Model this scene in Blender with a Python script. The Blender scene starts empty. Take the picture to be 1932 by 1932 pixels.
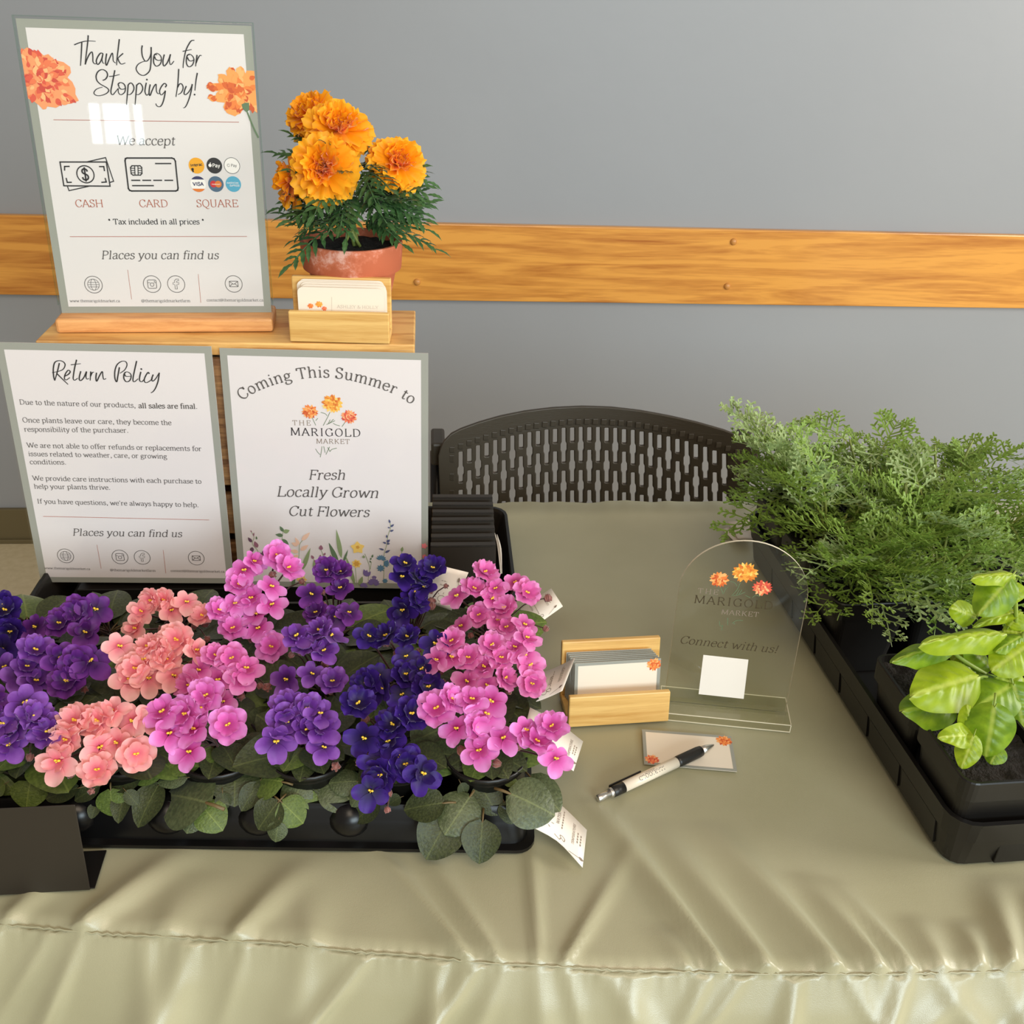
import bpy, bmesh, math, random
from math import sin, cos, pi, radians, sqrt, atan2, exp
from mathutils import Vector, Matrix, noise, Quaternion

random.seed(7)
SC = bpy.context.scene
COL = SC.collection
T = 0.737                                   # height of the table top above the floor

# ---------------------------------------------------------------- camera
CAM = Vector((0.0, 0.0, T + 0.67663))
CR = Vector((0.9963977, -0.0763461, 0.0369163))
CU = Vector((0.0041437, 0.4786303, 0.8780068))
CF = Vector((0.0847016, 0.8746910, -0.4772225))
FPX = 1912.6
cd = bpy.data.cameras.new('camera'); cam = bpy.data.objects.new('camera', cd); COL.objects.link(cam)
cd.sensor_width = 36.0; cd.lens = FPX / 1932.0 * 36.0; cd.clip_start = 0.01; cd.clip_end = 60
cam.matrix_world = Matrix(((CR.x, CU.x, -CF.x, CAM.x), (CR.y, CU.y, -CF.y, CAM.y), (CR.z, CU.z, -CF.z, CAM.z), (0, 0, 0, 1)))
SC.camera = cam

# ---------------------------------------------------------------- world, lights, exposure
SC.view_settings.view_transform = 'Standard'; SC.view_settings.look = 'None'
SC.view_settings.gamma = 1.0; SC.view_settings.exposure = 0.0; SC.view_settings.use_curve_mapping = False
wd = bpy.data.worlds.new('room_light'); SC.world = wd; wd.use_nodes = True
bg = wd.node_tree.nodes['Background']; bg.inputs[0].default_value = (1.0, 0.86, 0.72, 1); bg.inputs[1].default_value = 0.35

def area(name, loc, target, sx, sy, energy, color, spread=180):
    ld = bpy.data.lights.new(name, 'AREA'); ld.shape = 'RECTANGLE'; ld.size = sx; ld.size_y = sy
    ld.energy = energy; ld.color = color; ld.spread = radians(spread)
    o = bpy.data.objects.new(name, ld); COL.objects.link(o); o.location = loc
    d = Vector(target) - Vector(loc); o.rotation_euler = d.to_track_quat('-Z', 'Y').to_euler()
    return o
area('daylight_right_window', (2.9, 0.2, 1.75), (0.2, 0.95, 0.85), 1.1, 1.3, 70, (1.0, 0.95, 0.88))
area('daylight_rear_window', (1.5, -3.2, 2.05), (0.0, 0.9, 0.8), 2.4, 1.5, 145, (0.76, 0.92, 1.0))
area('ceiling_light', (0.2, -0.7, 2.75), (0.1, 0.8, 0.8), 1.4, 1.0, 25, (1.0, 0.82, 0.62))
for wx, ww in ((-1.23, .05), (-1.12, .13), (-1.01, .04)):          # small far window behind the camera, its panes between mullions
    area('daylight_far_window', (wx, -3.9, 1.26), (wx+.2, 1.0, 1.2), ww, .2, 1.3*ww/.14, (0.85, 0.97, 1.0))

# ---------------------------------------------------------------- helpers
def ray(px, py):
    return CF * FPX + CR * (px - 966) - CU * (py - 966)
def atz(px, py, z=0.0):                     # point seen at a pixel, z metres above the table top
    d = ray(px, py); return CAM + d * ((T + z - CAM.z) / d.z)
def aty(px, py, y):                         # point seen at a pixel on the vertical plane y
    d = ray(px, py); return CAM + d * ((y - CAM.y) / d.y)
def lin(c):
    c = c / 255.0
    return c / 12.92 if c <= 0.04045 else ((c + 0.055) / 1.055) ** 2.4
def rgb(r, g, b): return (lin(r), lin(g), lin(b), 1)
def V(*a): return Vector(a)

class MB:
    def __init__(s): s.v = []; s.f = []; s.m = []
    def add(s, vs, fs, mi=0, M=None):
        b = len(s.v)
        for p in vs:
            p = Vector(p); s.v.append(M @ p if M else p)
        for f in fs: s.f.append(tuple(i + b for i in f)); s.m.append(mi)
    def box(s, x0, x1, y0, y1, z0, z1, mi=0, M=None):
        s.add([(x0,y0,z0),(x1,y0,z0),(x1,y1,z0),(x0,y1,z0),(x0,y0,z1),(x1,y0,z1),(x1,y1,z1),(x0,y1,z1)],
              [(3,2,1,0),(4,5,6,7),(0,1,5,4),(1,2,6,5),(2,3,7,6),(3,0,4,7)], mi, M)
    def tube(s, pts, r, n=8, mi=0, cap=True):
        pts = [Vector(p) for p in pts]; N = len(pts); rs = r if isinstance(r, (list, tuple)) else [r] * N
        t0 = (pts[1] - pts[0]).normalized(); up = V(0,0,1) if abs(t0.z) < .9 else V(1,0,0)
        a = t0.cross(up).normalized(); vs = []; fs = []
        for i, p in enumerate(pts):
            t = (pts[min(i+1,N-1)] - pts[max(i-1,0)]).normalized()
            a = (a - t * a.dot(t)).normalized(); b = t.cross(a)
            for k in range(n):
                q = 2*pi*k/n; vs.append(p + (a*cos(q) + b*sin(q)) * rs[i])
        for i in range(N-1):
            for k in range(n):
                fs.append((i*n+k, i*n+(k+1)%n, (i+1)*n+(k+1)%n, (i+1)*n+k))
        if cap: fs.append(tuple(range(n))[::-1]); fs.append(tuple((N-1)*n+k for k in range(n)))
        s.add(vs, fs, mi)
    def lathe(s, prof, n=48, mi=0, M=None, cap0=False, cap1=False):
        vs = []; fs = []
        for r, z in prof:
            for k in range(n): q = 2*pi*k/n; vs.append((r*cos(q), r*sin(q), z))
        for i in range(len(prof)-1):
            for k in range(n): fs.append((i*n+k, i*n+(k+1)%n, (i+1)*n+(k+1)%n, (i+1)*n+k))
        if cap0: fs.append(tuple(range(n))[::-1])
        if cap1: fs.append(tuple((len(prof)-1)*n+k for k in range(n)))
        s.add(vs, fs, mi, M)
    def grid(s, fn, nu, nv, mi=0, M=None):
        vs = [fn(i/nu, j/nv) for j in range(nv+1) for i in range(nu+1)]
        fs = [(j*(nu+1)+i, j*(nu+1)+i+1, (j+1)*(nu+1)+i+1, (j+1)*(nu+1)+i) for j in range(nv) for i in range(nu)]
        s.add(vs, fs, mi, M)
    def ball(s, c, r, n=8, m=6, mi=0, sc=(1,1,1)):
        c = Vector(c)
        s.grid(lambda u, v: c + V(r*sc[0]*cos(2*pi*u)*sin(pi*v), r*sc[1]*sin(2*pi*u)*sin(pi*v), r*sc[2]*cos(pi*v)), n, m, mi)
    def mesh(s, name, mats, smooth=False):
        me = bpy.data.meshes.new(name); me.from_pydata([tuple(p) for p in s.v], [], s.f)
        for m in (mats if isinstance(mats, (list, tuple)) else [mats]): me.materials.append(m)
        me.polygons.foreach_set('material_index', s.m)
        if smooth: me.polygons.foreach_set('use_smooth', [True]*len(s.f))
        me.update(); return me
    def build(s, name, mats, parent=None, smooth=False, bevel=0, auto=None):
        me = s.mesh(name, mats, smooth)
        o = bpy.data.objects.new(name, me); COL.objects.link(o)
        if parent: o.parent = parent
        if bevel:
            m = o.modifiers.new('bevel', 'BEVEL'); m.width = bevel; m.segments = 2; m.limit_method = 'ANGLE'; m.angle_limit = radians(40)
        return o

def inst(name, me, parent, M=None):
    o = bpy.data.objects.new(name, me); COL.objects.link(o); o.parent = parent
    if M is not None: o.matrix_local = M
    return o
def tag(o, label, cat, group=None, kind=None):
    o['label'] = label; o['category'] = cat
    if group: o['group'] = group
    if kind: o['kind'] = kind
    return o
def thing(name, label, cat, loc=(0,0,0), rz=0.0, group=None, M=None):
    o = bpy.data.objects.new(name, None); COL.objects.link(o); o.empty_display_size = 0.02
    if M is not None: o.matrix_world = M
    else: o.location = loc; o.rotation_euler = (0, 0, rz)
    return tag(o, label, cat, group)
def struct(o): o['kind'] = 'structure'; return o

# ---------------------------------------------------------------- materials
MAT = {}
def pmat(name, col, rough=.5, spec=.5, metal=0, coat=0, sheen=0, bump=None, var=None, trans=0, scale=1):
    """Principled surface; var=(colour, noise scale, amount), bump=(noise scale, strength, distance), trans=share of translucency."""
    m = bpy.data.materials.new(name); m.use_nodes = True; nt = m.node_tree; b = nt.nodes['Principled BSDF']
    b.inputs['Base Color'].default_value = col; b.inputs['Roughness'].default_value = rough
    b.inputs['Specular IOR Level'].default_value = spec; b.inputs['Metallic'].default_value = metal
    b.inputs['Coat Weight'].default_value = coat; b.inputs['Coat Roughness'].default_value = .06
    if sheen: b.inputs['Sheen Weight'].default_value = sheen; b.inputs['Sheen Roughness'].default_value = .4
    tc = nt.nodes.new('ShaderNodeTexCoord'); csrc = None
    if var:
        n = nt.nodes.new('ShaderNodeTexNoise'); n.inputs['Scale'].default_value = var[1]; n.inputs['Detail'].default_value = 6
        nt.links.new(tc.outputs['Object'], n.inputs['Vector'])
        r = nt.nodes.new('ShaderNodeValToRGB'); r.color_ramp.elements[0].position = .5 - .5*(1-var[2]); r.color_ramp.elements[1].position = .5 + .5*(1-var[2])
        r.color_ramp.elements[0].color = col; r.color_ramp.elements[1].color = var[0]
        nt.links.new(n.outputs['Fac'], r.inputs[0]); nt.links.new(r.outputs[0], b.inputs['Base Color']); csrc = r.outputs[0]
    if bump:
        n = nt.nodes.new('ShaderNodeTexNoise'); n.inputs['Scale'].default_value = bump[0]; n.inputs['Detail'].default_value = 4
        nt.links.new(tc.outputs['Object'], n.inputs['Vector'])
        bn = nt.nodes.new('ShaderNodeBump'); bn.inputs['Strength'].default_value = bump[1]; bn.inputs['Distance'].default_value = bump[2]
        nt.links.new(n.outputs['Fac'], bn.inputs['Height']); nt.links.new(bn.outputs[0], b.inputs['Normal'])
    if trans: add_trans(m, trans, csrc, col)
    MAT[name] = m; return m
def add_trans(m, share, csrc, col):
    nt = m.node_tree; b = nt.nodes['Principled BSDF']; out = nt.nodes['Material Output']
    t = nt.nodes.new('ShaderNodeBsdfTranslucent'); mx = nt.nodes.new('ShaderNodeMixShader'); mx.inputs[0].default_value = share
    if csrc: nt.links.new(csrc, t.inputs[0])
    else: t.inputs[0].default_value = col
    nt.links.new(b.outputs[0], mx.inputs[1]); nt.links.new(t.outputs[0], mx.inputs[2]); nt.links.new(mx.outputs[0], out.inputs[0])
def wood(name, light, dark, stretch=(1.2, 14, 14), scale=5, rough=.45, coat=0, distort=2.0, thresh=(.35,.68), bump=.15):
    m = bpy.data.materials.new(name); m.use_nodes = True; nt = m.node_tree; b = nt.nodes['Principled BSDF']; L = nt.links
    b.inputs['Roughness'].default_value = rough; b.inputs['Coat Weight'].default_value = coat; b.inputs['Coat Roughness'].default_value = .15
    tc = nt.nodes.new('ShaderNodeTexCoord'); mp = nt.nodes.new('ShaderNodeMapping'); mp.inputs['Scale'].default_value = stretch
    L.new(tc.outputs['Object'], mp.inputs[0])
    n1 = nt.nodes.new('ShaderNodeTexNoise'); n1.inputs['Scale'].default_value = scale; n1.inputs['Detail'].default_value = 7; n1.inputs['Distortion'].default_value = distort
    L.new(mp.outputs[0], n1.inputs['Vector'])
    n2 = nt.nodes.new('ShaderNodeTexNoise'); n2.inputs['Scale'].default_value = scale*9; n2.inputs['Detail'].default_value = 3
    L.new(mp.outputs[0], n2.inputs['Vector'])
    ad = nt.nodes.new('ShaderNodeMath'); ad.operation = 'MULTIPLY_ADD'; ad.inputs[1].default_value = .25; L.new(n2.outputs['Fac'], ad.inputs[0]); L.new(n1.outputs['Fac'], ad.inputs[2])
    sb = nt.nodes.new('ShaderNodeMath'); sb.operation = 'SUBTRACT'; sb.inputs[1].default_value = .125; L.new(ad.outputs[0], sb.inputs[0])
    r = nt.nodes.new('ShaderNodeValToRGB'); e = r.color_ramp.elements; e[0].position = thresh[0]; e[0].color = dark; e[1].position = thresh[1]; e[1].color = light
    L.new(sb.outputs[0], r.inputs[0]); L.new(r.outputs[0], b.inputs['Base Color'])
    bn = nt.nodes.new('ShaderNodeBump'); bn.inputs['Strength'].default_value = bump; bn.inputs['Distance'].default_value = .0006; L.new(sb.outputs[0], bn.inputs['Height']); L.new(bn.outputs[0], b.inputs['Normal'])
    MAT[name] = m; return m
def clear(name, tint=(.97,.985,.975,1), rough=.02, gloss=1.0):
    m = bpy.data.materials.new(name); m.use_nodes = True; nt = m.node_tree; nt.nodes.remove(nt.nodes['Principled BSDF']); L = nt.links
    t = nt.nodes.new('ShaderNodeBsdfTransparent'); t.inputs[0].default_value = tint
    g = nt.nodes.new('ShaderNodeBsdfGlossy'); g.inputs['Roughness'].default_value = rough; g.inputs[0].default_value = (gloss,gloss,gloss,1)
    fr = nt.nodes.new('ShaderNodeFresnel'); fr.inputs[0].default_value = 1.46
    ge = nt.nodes.new('ShaderNodeNewGeometry'); iv = nt.nodes.new('ShaderNodeMath'); iv.operation = 'SUBTRACT'; iv.inputs[0].default_value = 1; L.new(ge.outputs['Backfacing'], iv.inputs[1])
    ml = nt.nodes.new('ShaderNodeMath'); ml.operation = 'MULTIPLY'; L.new(fr.outputs[0], ml.inputs[0]); L.new(iv.outputs[0], ml.inputs[1])
    mx = nt.nodes.new('ShaderNodeMixShader'); L.new(ml.outputs[0], mx.inputs[0]); L.new(t.outputs[0], mx.inputs[1]); L.new(g.outputs[0], mx.inputs[2])
    L.new(mx.outputs[0], nt.nodes['Material Output'].inputs[0]); MAT[name] = m; return m

pmat('wall_paint', rgb(146,150,155), .45, .4, bump=(6, .12, .01), var=(rgb(154,157,161), 1.4, .35))
wood('oak_rail', rgb(224,158,70), rgb(172,102,34), stretch=(.55, 6, 7.5), scale=3.2, rough=.33, coat=.35, distort=1.6, thresh=(.30,.60), bump=.1)
pmat('dowel', rgb(200,138,70), .4)
pmat('baseboard', rgb(104,94,66), .45)
pmat('floor_vinyl', rgb(196,182,146), .5, var=(rgb(214,202,170), 60, .4))
pmat('tabletop', rgb(190,185,175), .5)
pmat('steel_dark', rgb(30,30,32), .35, metal=.4)
pmat('paper', rgb(226,219,219), .55)
pmat('card_cream', rgb(236,224,206), .6)
pmat('sage_print', rgb(154,155,146), .55)
pmat('ink', rgb(38,36,38), .6); pmat('ink_grey', rgb(92,86,84), .6); pmat('ink_rust', rgb(176,98,76), .6); pmat('ink_taupe', rgb(140,124,110), .6)
pmat('ink_olive', rgb(66,54,30), .5); pmat('ink_faint', rgb(176,172,160), .6)
for i, c in enumerate(((236,120,78),(244,156,104),(222,88,66),(250,186,128),(206,72,58))): pmat('coral%d' % i, rgb(*c), .6)
for i, c in enumerate(((240,160,60),(250,190,80),(224,132,40),(255,206,110),(214,110,34))): pmat('gold%d' % i, rgb(*c), .6)
for i, c in enumerate(((236,128,56),(246,160,84),(218,100,40),(250,180,110),(204,84,36))): pmat('amber%d' % i, rgb(*c), .6)
pmat('print_green', rgb(96,120,88), .6); pmat('print_leaf', rgb(140,158,112), .6); pmat('print_mauve', rgb(150,100,120), .6); pmat('print_plum', rgb(104,74,96), .6)
pmat('print_peach', rgb(236,196,172), .6); pmat('print_yellow', rgb(244,206,110), .6); pmat('print_blue', rgb(92,134,164), .6); pmat('print_navy', rgb(84,90,130), .6)
pmat('print_violet', rgb(122,104,160), .6); pmat('print_rose', rgb(226,124,130), .6); pmat('print_ochre', rgb(214,160,70), .6)
clear('acrylic', (.93,.95,.94,1)); clear('acrylic_edge', (.86,.93,.89,1), .08)
clear('laminate', (.99,.992,.99,1), .10); clear('acrylic_sign', (.94,.94,.90,1), .05)
pmat('white_vinyl', rgb(244,236,226), .6)
wood('beech', rgb(226,166,104), rgb(200,134,76), stretch=(3, 26, 26), scale=6, rough=.45, distort=.6, thresh=(.3,.6))
wood('bamboo', rgb(232,190,116), rgb(198,146,72), stretch=(1.4, 20, 26), scale=4, rough=.42, distort=.5, thresh=(.28,.62))
wood('pine', rgb(232,186,112), rgb(184,122,54), stretch=(1.6, 9, 12), scale=3.5, rough=.5, distort=1.2, thresh=(.3,.62))
wood('crate_slat', rgb(196,146,92), rgb(120,80,46), stretch=(2, 24, 22), scale=6, rough=.6, distort=.8)
pmat('black_plastic', rgb(20,18,16), .38, .42, bump=(40, .05, .002))
pmat('black_gloss', rgb(12,11,11), .3, .4)
pmat('black_panel', rgb(38,32,25), .45, .4, var=(rgb(43,37,29), 8, .3))
pmat('soil', rgb(34,26,20), .9, var=(rgb(14,10,8), 260, .3), bump=(320, 1, .004))
pmat('chair_plastic', rgb(58,52,42), .45, .5)
pmat('pen_white', rgb(240,226,204), .28); pmat('pen_black', rgb(30,28,26), .4); pmat('pen_steel', rgb(205,202,196), .38, metal=1)
pmat('yellow_stamen', rgb(250,206,70), .5); pmat('bud_brown', rgb(112,66,60), .6, sheen=.4, var=(rgb(150,92,84), 90, .3)); pmat('stalk', rgb(74,44,40), .55, sheen=.2)
pmat('petiole', rgb(104,86,52), .5)

def petal_mat(name, inner, mid, edge, R=.0145, share=.28):
    m = bpy.data.materials.new(name); m.use_nodes = True; nt = m.node_tree; b = nt.nodes['Principled BSDF']; L = nt.links
    b.inputs['Roughness'].default_value = .5; b.inputs['Specular IOR Level'].default_value = .3
    b.inputs['Sheen Weight'].default_value = .25; b.inputs['Sheen Roughness'].default_value = .35
    tc = nt.nodes.new('ShaderNodeTexCoord'); ln = nt.nodes.new('ShaderNodeVectorMath'); ln.operation = 'LENGTH'; L.new(tc.outputs['Object'], ln.inputs[0])
    n = nt.nodes.new('ShaderNodeTexNoise'); n.inputs['Scale'].default_value = 160; L.new(tc.outputs['Object'], n.inputs['Vector'])
    ma = nt.nodes.new('ShaderNodeMath'); ma.operation = 'MULTIPLY_ADD'; ma.inputs[1].default_value = 1/R; L.new(ln.outputs['Value'], ma.inputs[0])
    nb = nt.nodes.new('ShaderNodeMath'); nb.operation = 'MULTIPLY_ADD'; nb.inputs[1].default_value = .3; nb.inputs[2].default_value = -.15; L.new(n.outputs['Fac'], nb.inputs[0]); L.new(nb.outputs[0], ma.inputs[2])
    r = nt.nodes.new('ShaderNodeValToRGB'); e = r.color_ramp.elements; e[0].position = .12; e[0].color = inner; e[1].position = .95; e[1].color = edge
    k = e.new(.5); k.color = mid
    L.new(ma.outputs[0], r.inputs[0]); L.new(r.outputs[0], b.inputs['Base Color']); add_trans(m, share, r.outputs[0], mid); MAT[name] = m; return m
petal_mat('petal_pink', rgb(172,36,118), rgb(222,102,176), rgb(240,154,212))
petal_mat('petal_hot', rgb(178,34,122), rgb(220,100,184), rgb(238,152,224))
petal_mat('petal_salmon', rgb(222,92,120), rgb(246,158,164), rgb(253,192,188))
petal_mat('petal_purple', rgb(46,8,64), rgb(84,28,114), rgb(128,60,156))
petal_mat('petal_violet', rgb(62,14,86), rgb(104,46,144), rgb(150,92,190))
petal_mat('petal_blue', rgb(22,6,50), rgb(40,16,96), rgb(66,34,134))
petal_mat('petal_marigold', rgb(252,150,4), rgb(255,168,14), rgb(255,186,40), R=.034, share=.3)

def leaf_mat(name, dark, light, rib, halfw, rough=.55, sheen=.0, share=.2, vein=90, ribw=.014):
    m = bpy.data.materials.new(name); m.use_nodes = True; nt = m.node_tree; b = nt.nodes['Principled BSDF']; L = nt.links
    b.inputs['Roughness'].default_value = rough; b.inputs['Sheen Weight'].default_value = sheen; b.inputs['Sheen Roughness'].default_value = .35
    tc = nt.nodes.new('ShaderNodeTexCoord'); n = nt.nodes.new('ShaderNodeTexNoise'); n.inputs['Scale'].default_value = vein; n.inputs['Detail'].default_value = 5; L.new(tc.outputs['Object'], n.inputs['Vector'])
    r = nt.nodes.new('ShaderNodeValToRGB'); e = r.color_ramp.elements; e[0].position = .34; e[0].color = dark; e[1].position = .7; e[1].color = light; L.new(n.outputs['Fac'], r.inputs[0])
    sx = nt.nodes.new('ShaderNodeSeparateXYZ'); L.new(tc.outputs['Object'], sx.inputs[0])
    ab = nt.nodes.new('ShaderNodeMath'); ab.operation = 'ABSOLUTE'; L.new(sx.outputs['Y'], ab.inputs[0])
    mr = nt.nodes.new('ShaderNodeMapRange'); mr.inputs['From Min'].default_value = halfw*ribw; mr.inputs['From Max'].default_value = halfw*ribw*4; mr.inputs['To Min'].default_value = .6; mr.inputs['To Max'].default_value = 0; L.new(ab.outputs[0], mr.inputs['Value'])
    mx = nt.nodes.new('ShaderNodeMix'); mx.data_type = 'RGBA'; L.new(mr.outputs[0], mx.inputs[0]); L.new(r.outputs[0], mx.inputs[6]); mx.inputs[7].default_value = rib
    L.new(mx.outputs[2], b.inputs['Base Color'])
    bn = nt.nodes.new('ShaderNodeBump'); bn.inputs['Strength'].default_value = .5; bn.inputs['Distance'].default_value = .0012; L.new(n.outputs['Fac'], bn.inputs['Height']); L.new(bn.outputs[0], b.inputs['Normal'])
    add_trans(m, share, mx.outputs[2], light); MAT[name] = m; return m
leaf_mat('leaf_violet', rgb(46,54,26), rgb(68,76,38), rgb(94,102,54), .02, .5, .3, .12, 330)
leaf_mat('leaf_violet_young', rgb(78,96,36), rgb(104,122,50), rgb(134,148,70), .02, .5, .45, .15, 300)
leaf_mat('leaf_violet_grey', rgb(62,72,42), rgb(90,100,64), rgb(118,128,80), .02, .42, .45, .1, 330)
leaf_mat('leaf_basil', rgb(140,168,24), rgb(182,204,44), rgb(214,226,110), .02, .38, .1, .4, 70, .03)
leaf_mat('leaf_basil_green', rgb(104,140,20), rgb(150,182,40), rgb(196,212,90), .02, .38, .1, .38, 70, .03)
leaf_mat('leaf_marigold', rgb(44,78,40), rgb(78,118,66), rgb(110,146,92), .006, .45, .1, .2, 160)
pmat('fern_green', rgb(120,148,58), .45, var=(rgb(150,180,84), 30, .4), trans=.35)
pmat('fern_pale', rgb(158,182,118), .45, var=(rgb(188,208,146), 30, .4), trans=.35)
pmat('fern_stem', rgb(122,134,62), .55)
pmat('stem_green', rgb(130,150,56), .5)

def cloth_mat():
    m = bpy.data.materials.new('satin_sage'); m.use_nodes = True; nt = m.node_tree; b = nt.nodes['Principled BSDF']; L = nt.links
    b.inputs['Roughness'].default_value = .36; b.inputs['Specular IOR Level'].default_value = .75
    b.inputs['Sheen Weight'].default_value = .25; b.inputs['Sheen Roughness'].default_value = .5; b.inputs['Sheen Tint'].default_value = rgb(226,236,220)
    tc = nt.nodes.new('ShaderNodeTexCoord'); n = nt.nodes.new('ShaderNodeTexNoise'); n.inputs['Scale'].default_value = 7; n.inputs['Detail'].default_value = 6; L.new(tc.outputs['Object'], n.inputs['Vector'])
    r = nt.nodes.new('ShaderNodeValToRGB'); e = r.color_ramp.elements; e[0].position = .3; e[0].color = rgb(156,151,120); e[1].position = .7; e[1].color = rgb(168,163,133); L.new(n.outputs['Fac'], r.inputs[0]); L.new(r.outputs[0], b.inputs['Base Color'])
    w = nt.nodes.new('ShaderNodeTexNoise'); w.inputs['Scale'].default_value = 1400; w.inputs['Detail'].default_value = 1; L.new(tc.outputs['Object'], w.inputs['Vector'])
    bn = nt.nodes.new('ShaderNodeBump'); bn.inputs['Strength'].default_value = .22; bn.inputs['Distance'].default_value = .0005; L.new(w.outputs['Fac'], bn.inputs['Height']); L.new(bn.outputs[0], b.inputs['Normal'])
    MAT['satin_sage'] = m
cloth_mat()

# ---------------------------------------------------------------- setting
WY = 2.444                                    # the wall stands 2.44 m in front of the camera
mb = MB(); mb.box(-3.2, 3.4, WY, WY+.12, 0, 3.0); struct(mb.build('wall_back', MAT['wall_paint']))
mb = MB(); mb.box(-3.2, 3.4, -4.2, WY, -.05, 0); struct(mb.build('floor', MAT['floor_vinyl']))
mb = MB(); mb.box(-3.2, 3.4, WY-.012, WY, 0, .1004); mb.box(-3.2, 3.4, WY-.02, WY-.012, 0, .012); struct(mb.build('baseboard_back', MAT['baseboard'], bevel=.002))
ZB, ZT = T-.0579, T+.1273
rail = MB(); rail.box(-3.2, 3.4, WY-.02, WY, ZB, ZT); rail = struct(rail.build('trim_1', MAT['oak_rail'], bevel=.003))
for px, py in ((786,449), (787,532), (1384,456), (1372,540)):
    c = aty(px, py, WY-.02); mb = MB()
    mb.ball((0,0,0), .0085, 14, 8, sc=(1,.75,1)); o = mb.build('dowel_plug', MAT['dowel'], rail, True); o.location = (c.x, WY-.0205, c.z)

# ---------------------------------------------------------------- table and its cloth
X0, X1, YB = -.463, 1.37, 1.262
tb = thing('folding_table', 'folding table hidden under the sage green satin tablecloth', 'table', (0, 0, 0))
mb = MB(); mb.box(X0+.012, X1-.01, .585, YB-.012, T-.042, T-.006); mb.build('tabletop', MAT['tabletop'], tb, bevel=.004)
for x in (X0+.15, X1-.15):
    for y in (.66, YB-.12):
        mb = MB(); mb.tube([(x,y,.0), (x,y,T-.042)], .014, 12); mb.build('leg', MAT['steel_dark'], tb, True)
SEAM = [(-.47,.578),(-.334,.572),(-.234,.558),(-.134,.547),(-.036,.532),(.065,.517),(.16,.507),(.262,.499),(.366,.494),(.464,.492),(.7,.495),(1.4,.51)]
def seam_y(x):
    for (a, ya), (b, yb) in zip(SEAM, SEAM[1:]):
        if x <= b:
            t = max(0, (x-a)/(b-a)); t = t*t*(3-2*t)*.35 + t*.65; return ya + (yb-ya)*t
    return SEAM[-1][1]
# pull wrinkles running back from the seam: x at the seam, lean (dx per metre of y), length, height, width
PULL = [(-.40,.25,.05,.0035,.016),(-.33,.5,.06,.003,.013),(-.27,.75,.075,.005,.015),(-.205,.25,.05,.003,.02),(-.15,.6,.07,.004,.014),(-.09,-.1,.06,.003,.018),
        (.03,-.75,.11,.0042,.011),(.055,-.55,.10,.0035,.009),(.085,.05,.13,.0026,.006),(.105,.6,.10,.003,.007),(.20,-.35,.03,.003,.012),
        (.225,-.42,.17,.0065,.012),(.262,-.40,.12,.0062,.014),(.315,-.42,.12,.0068,.015),(.35,-.35,.075,.0062,.011),(.375,-.4,.07,.005,.009),(.40,-.1,.04,.004,.011),(.43,.1,.035,.005,.01),(.455,.3,.07,.0065,.013),(.49,.25,.07,.005,.013),(.52,-.2,.05,.005,.012)]
random.seed(3)
for i in range(34): PULL.append((.55+i*.025, random.uniform(-.4,.3), random.uniform(.03,.09), random.uniform(.003,.006), random.uniform(.008,.015)))
def pull(x, d):
    h = 0
    for sx, lean, ln, am, wd in PULL:
        if d > ln*1.3: continue
        cx = sx + lean*d; w = wd*(.55+.75*d/ln); e = (x-cx)/w
        if abs(e) < 3: h += 1.9*am*exp(-e*e) * (1-(d/(ln*1.3))**2)
    return h
# folds of the hanging front
random.seed(11); FOLD = []
x = X0
while x < X1: FOLD.append((x, random.uniform(-.9,.9), random.uniform(.008,.018), random.uniform(.3,1), random.uniform(.3,1.2))); x += random.uniform(.018,.055)
def fold(x, d):
    h = 0
    for fx, lean, wd, am, gr in FOLD:
        w = wd*(.5 + 9*min(d,.2)*gr); e = (x-fx-lean*d)/w
        if abs(e) < 3: h += am*exp(-e*e) * (1 if gr > .6 else exp(-d/.05))
    return h*(.0030+.0125*min(d/.06, 1))
xs = []; x = X0
while x < .60: xs.append(x); x += .0042
while x < X1: xs.append(x); x += .02
xs.append(X1)
def cloth_top(x, y, d):
    z = pull(x, d) + .0012*noise.noise((x*7, y*7, 0)) + .0008*noise.noise((x*19, y*15, 3))
    db = YB - y
    if db < .03:
        k = 1-db/.03; z += k*(.004 + .004*noise.noise((x*16, 1, 4)) + .002*noise.noise((x*45, 2, 4)))
    if d < .012: z -= .004*(1-d/.012)**2
    return z
rows = [0,.0012] + [.003*i for i in range(1,9)] + [.024+.0055*i for i in range(1,30)] + [.19+(.03*i) for i in range(1,17)]
mb = MB(); vs = []; nx = len(xs); nrow = 0
HANG = [.0, .002,.005] + [.008+.005*i for i in range(0,28)] + [.16+.05*i for i in range(0,11)]
for d in reversed(HANG[1:]):                       # hanging front, bottom row first
    for x in xs:
        f = fold(x, d); yb = seam_y(x) - .006*min(d/.03,1) - .035*min(d/.14,1) - .05*d
        pk = .0016*sin(x*900+3*sin(x*37))*exp(-d/.006)
        vs.append((x, yb - f + pk, T - .003 - d))
    nrow += 1
for d in rows:
    for x in xs:
        y0 = seam_y(x); y = y0 + d*(YB-y0)/rows[-1] if d > .19 else y0 + d
        pk = .0012*sin(x*900+3*sin(x*37))*exp(-d/.004)
        vs.append((x, y, T + cloth_top(x, y, d) + (0 if d else -.002) + pk))
    nrow += 1
for d in (.012, .05, .15, .24):                   # hanging back
    for x in xs: vs.append((x, YB + .006 + .008*noise.noise((x*16, 1, d)) + .004*noise.noise((x*45,2,4)), T - d))
    nrow += 1
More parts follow.
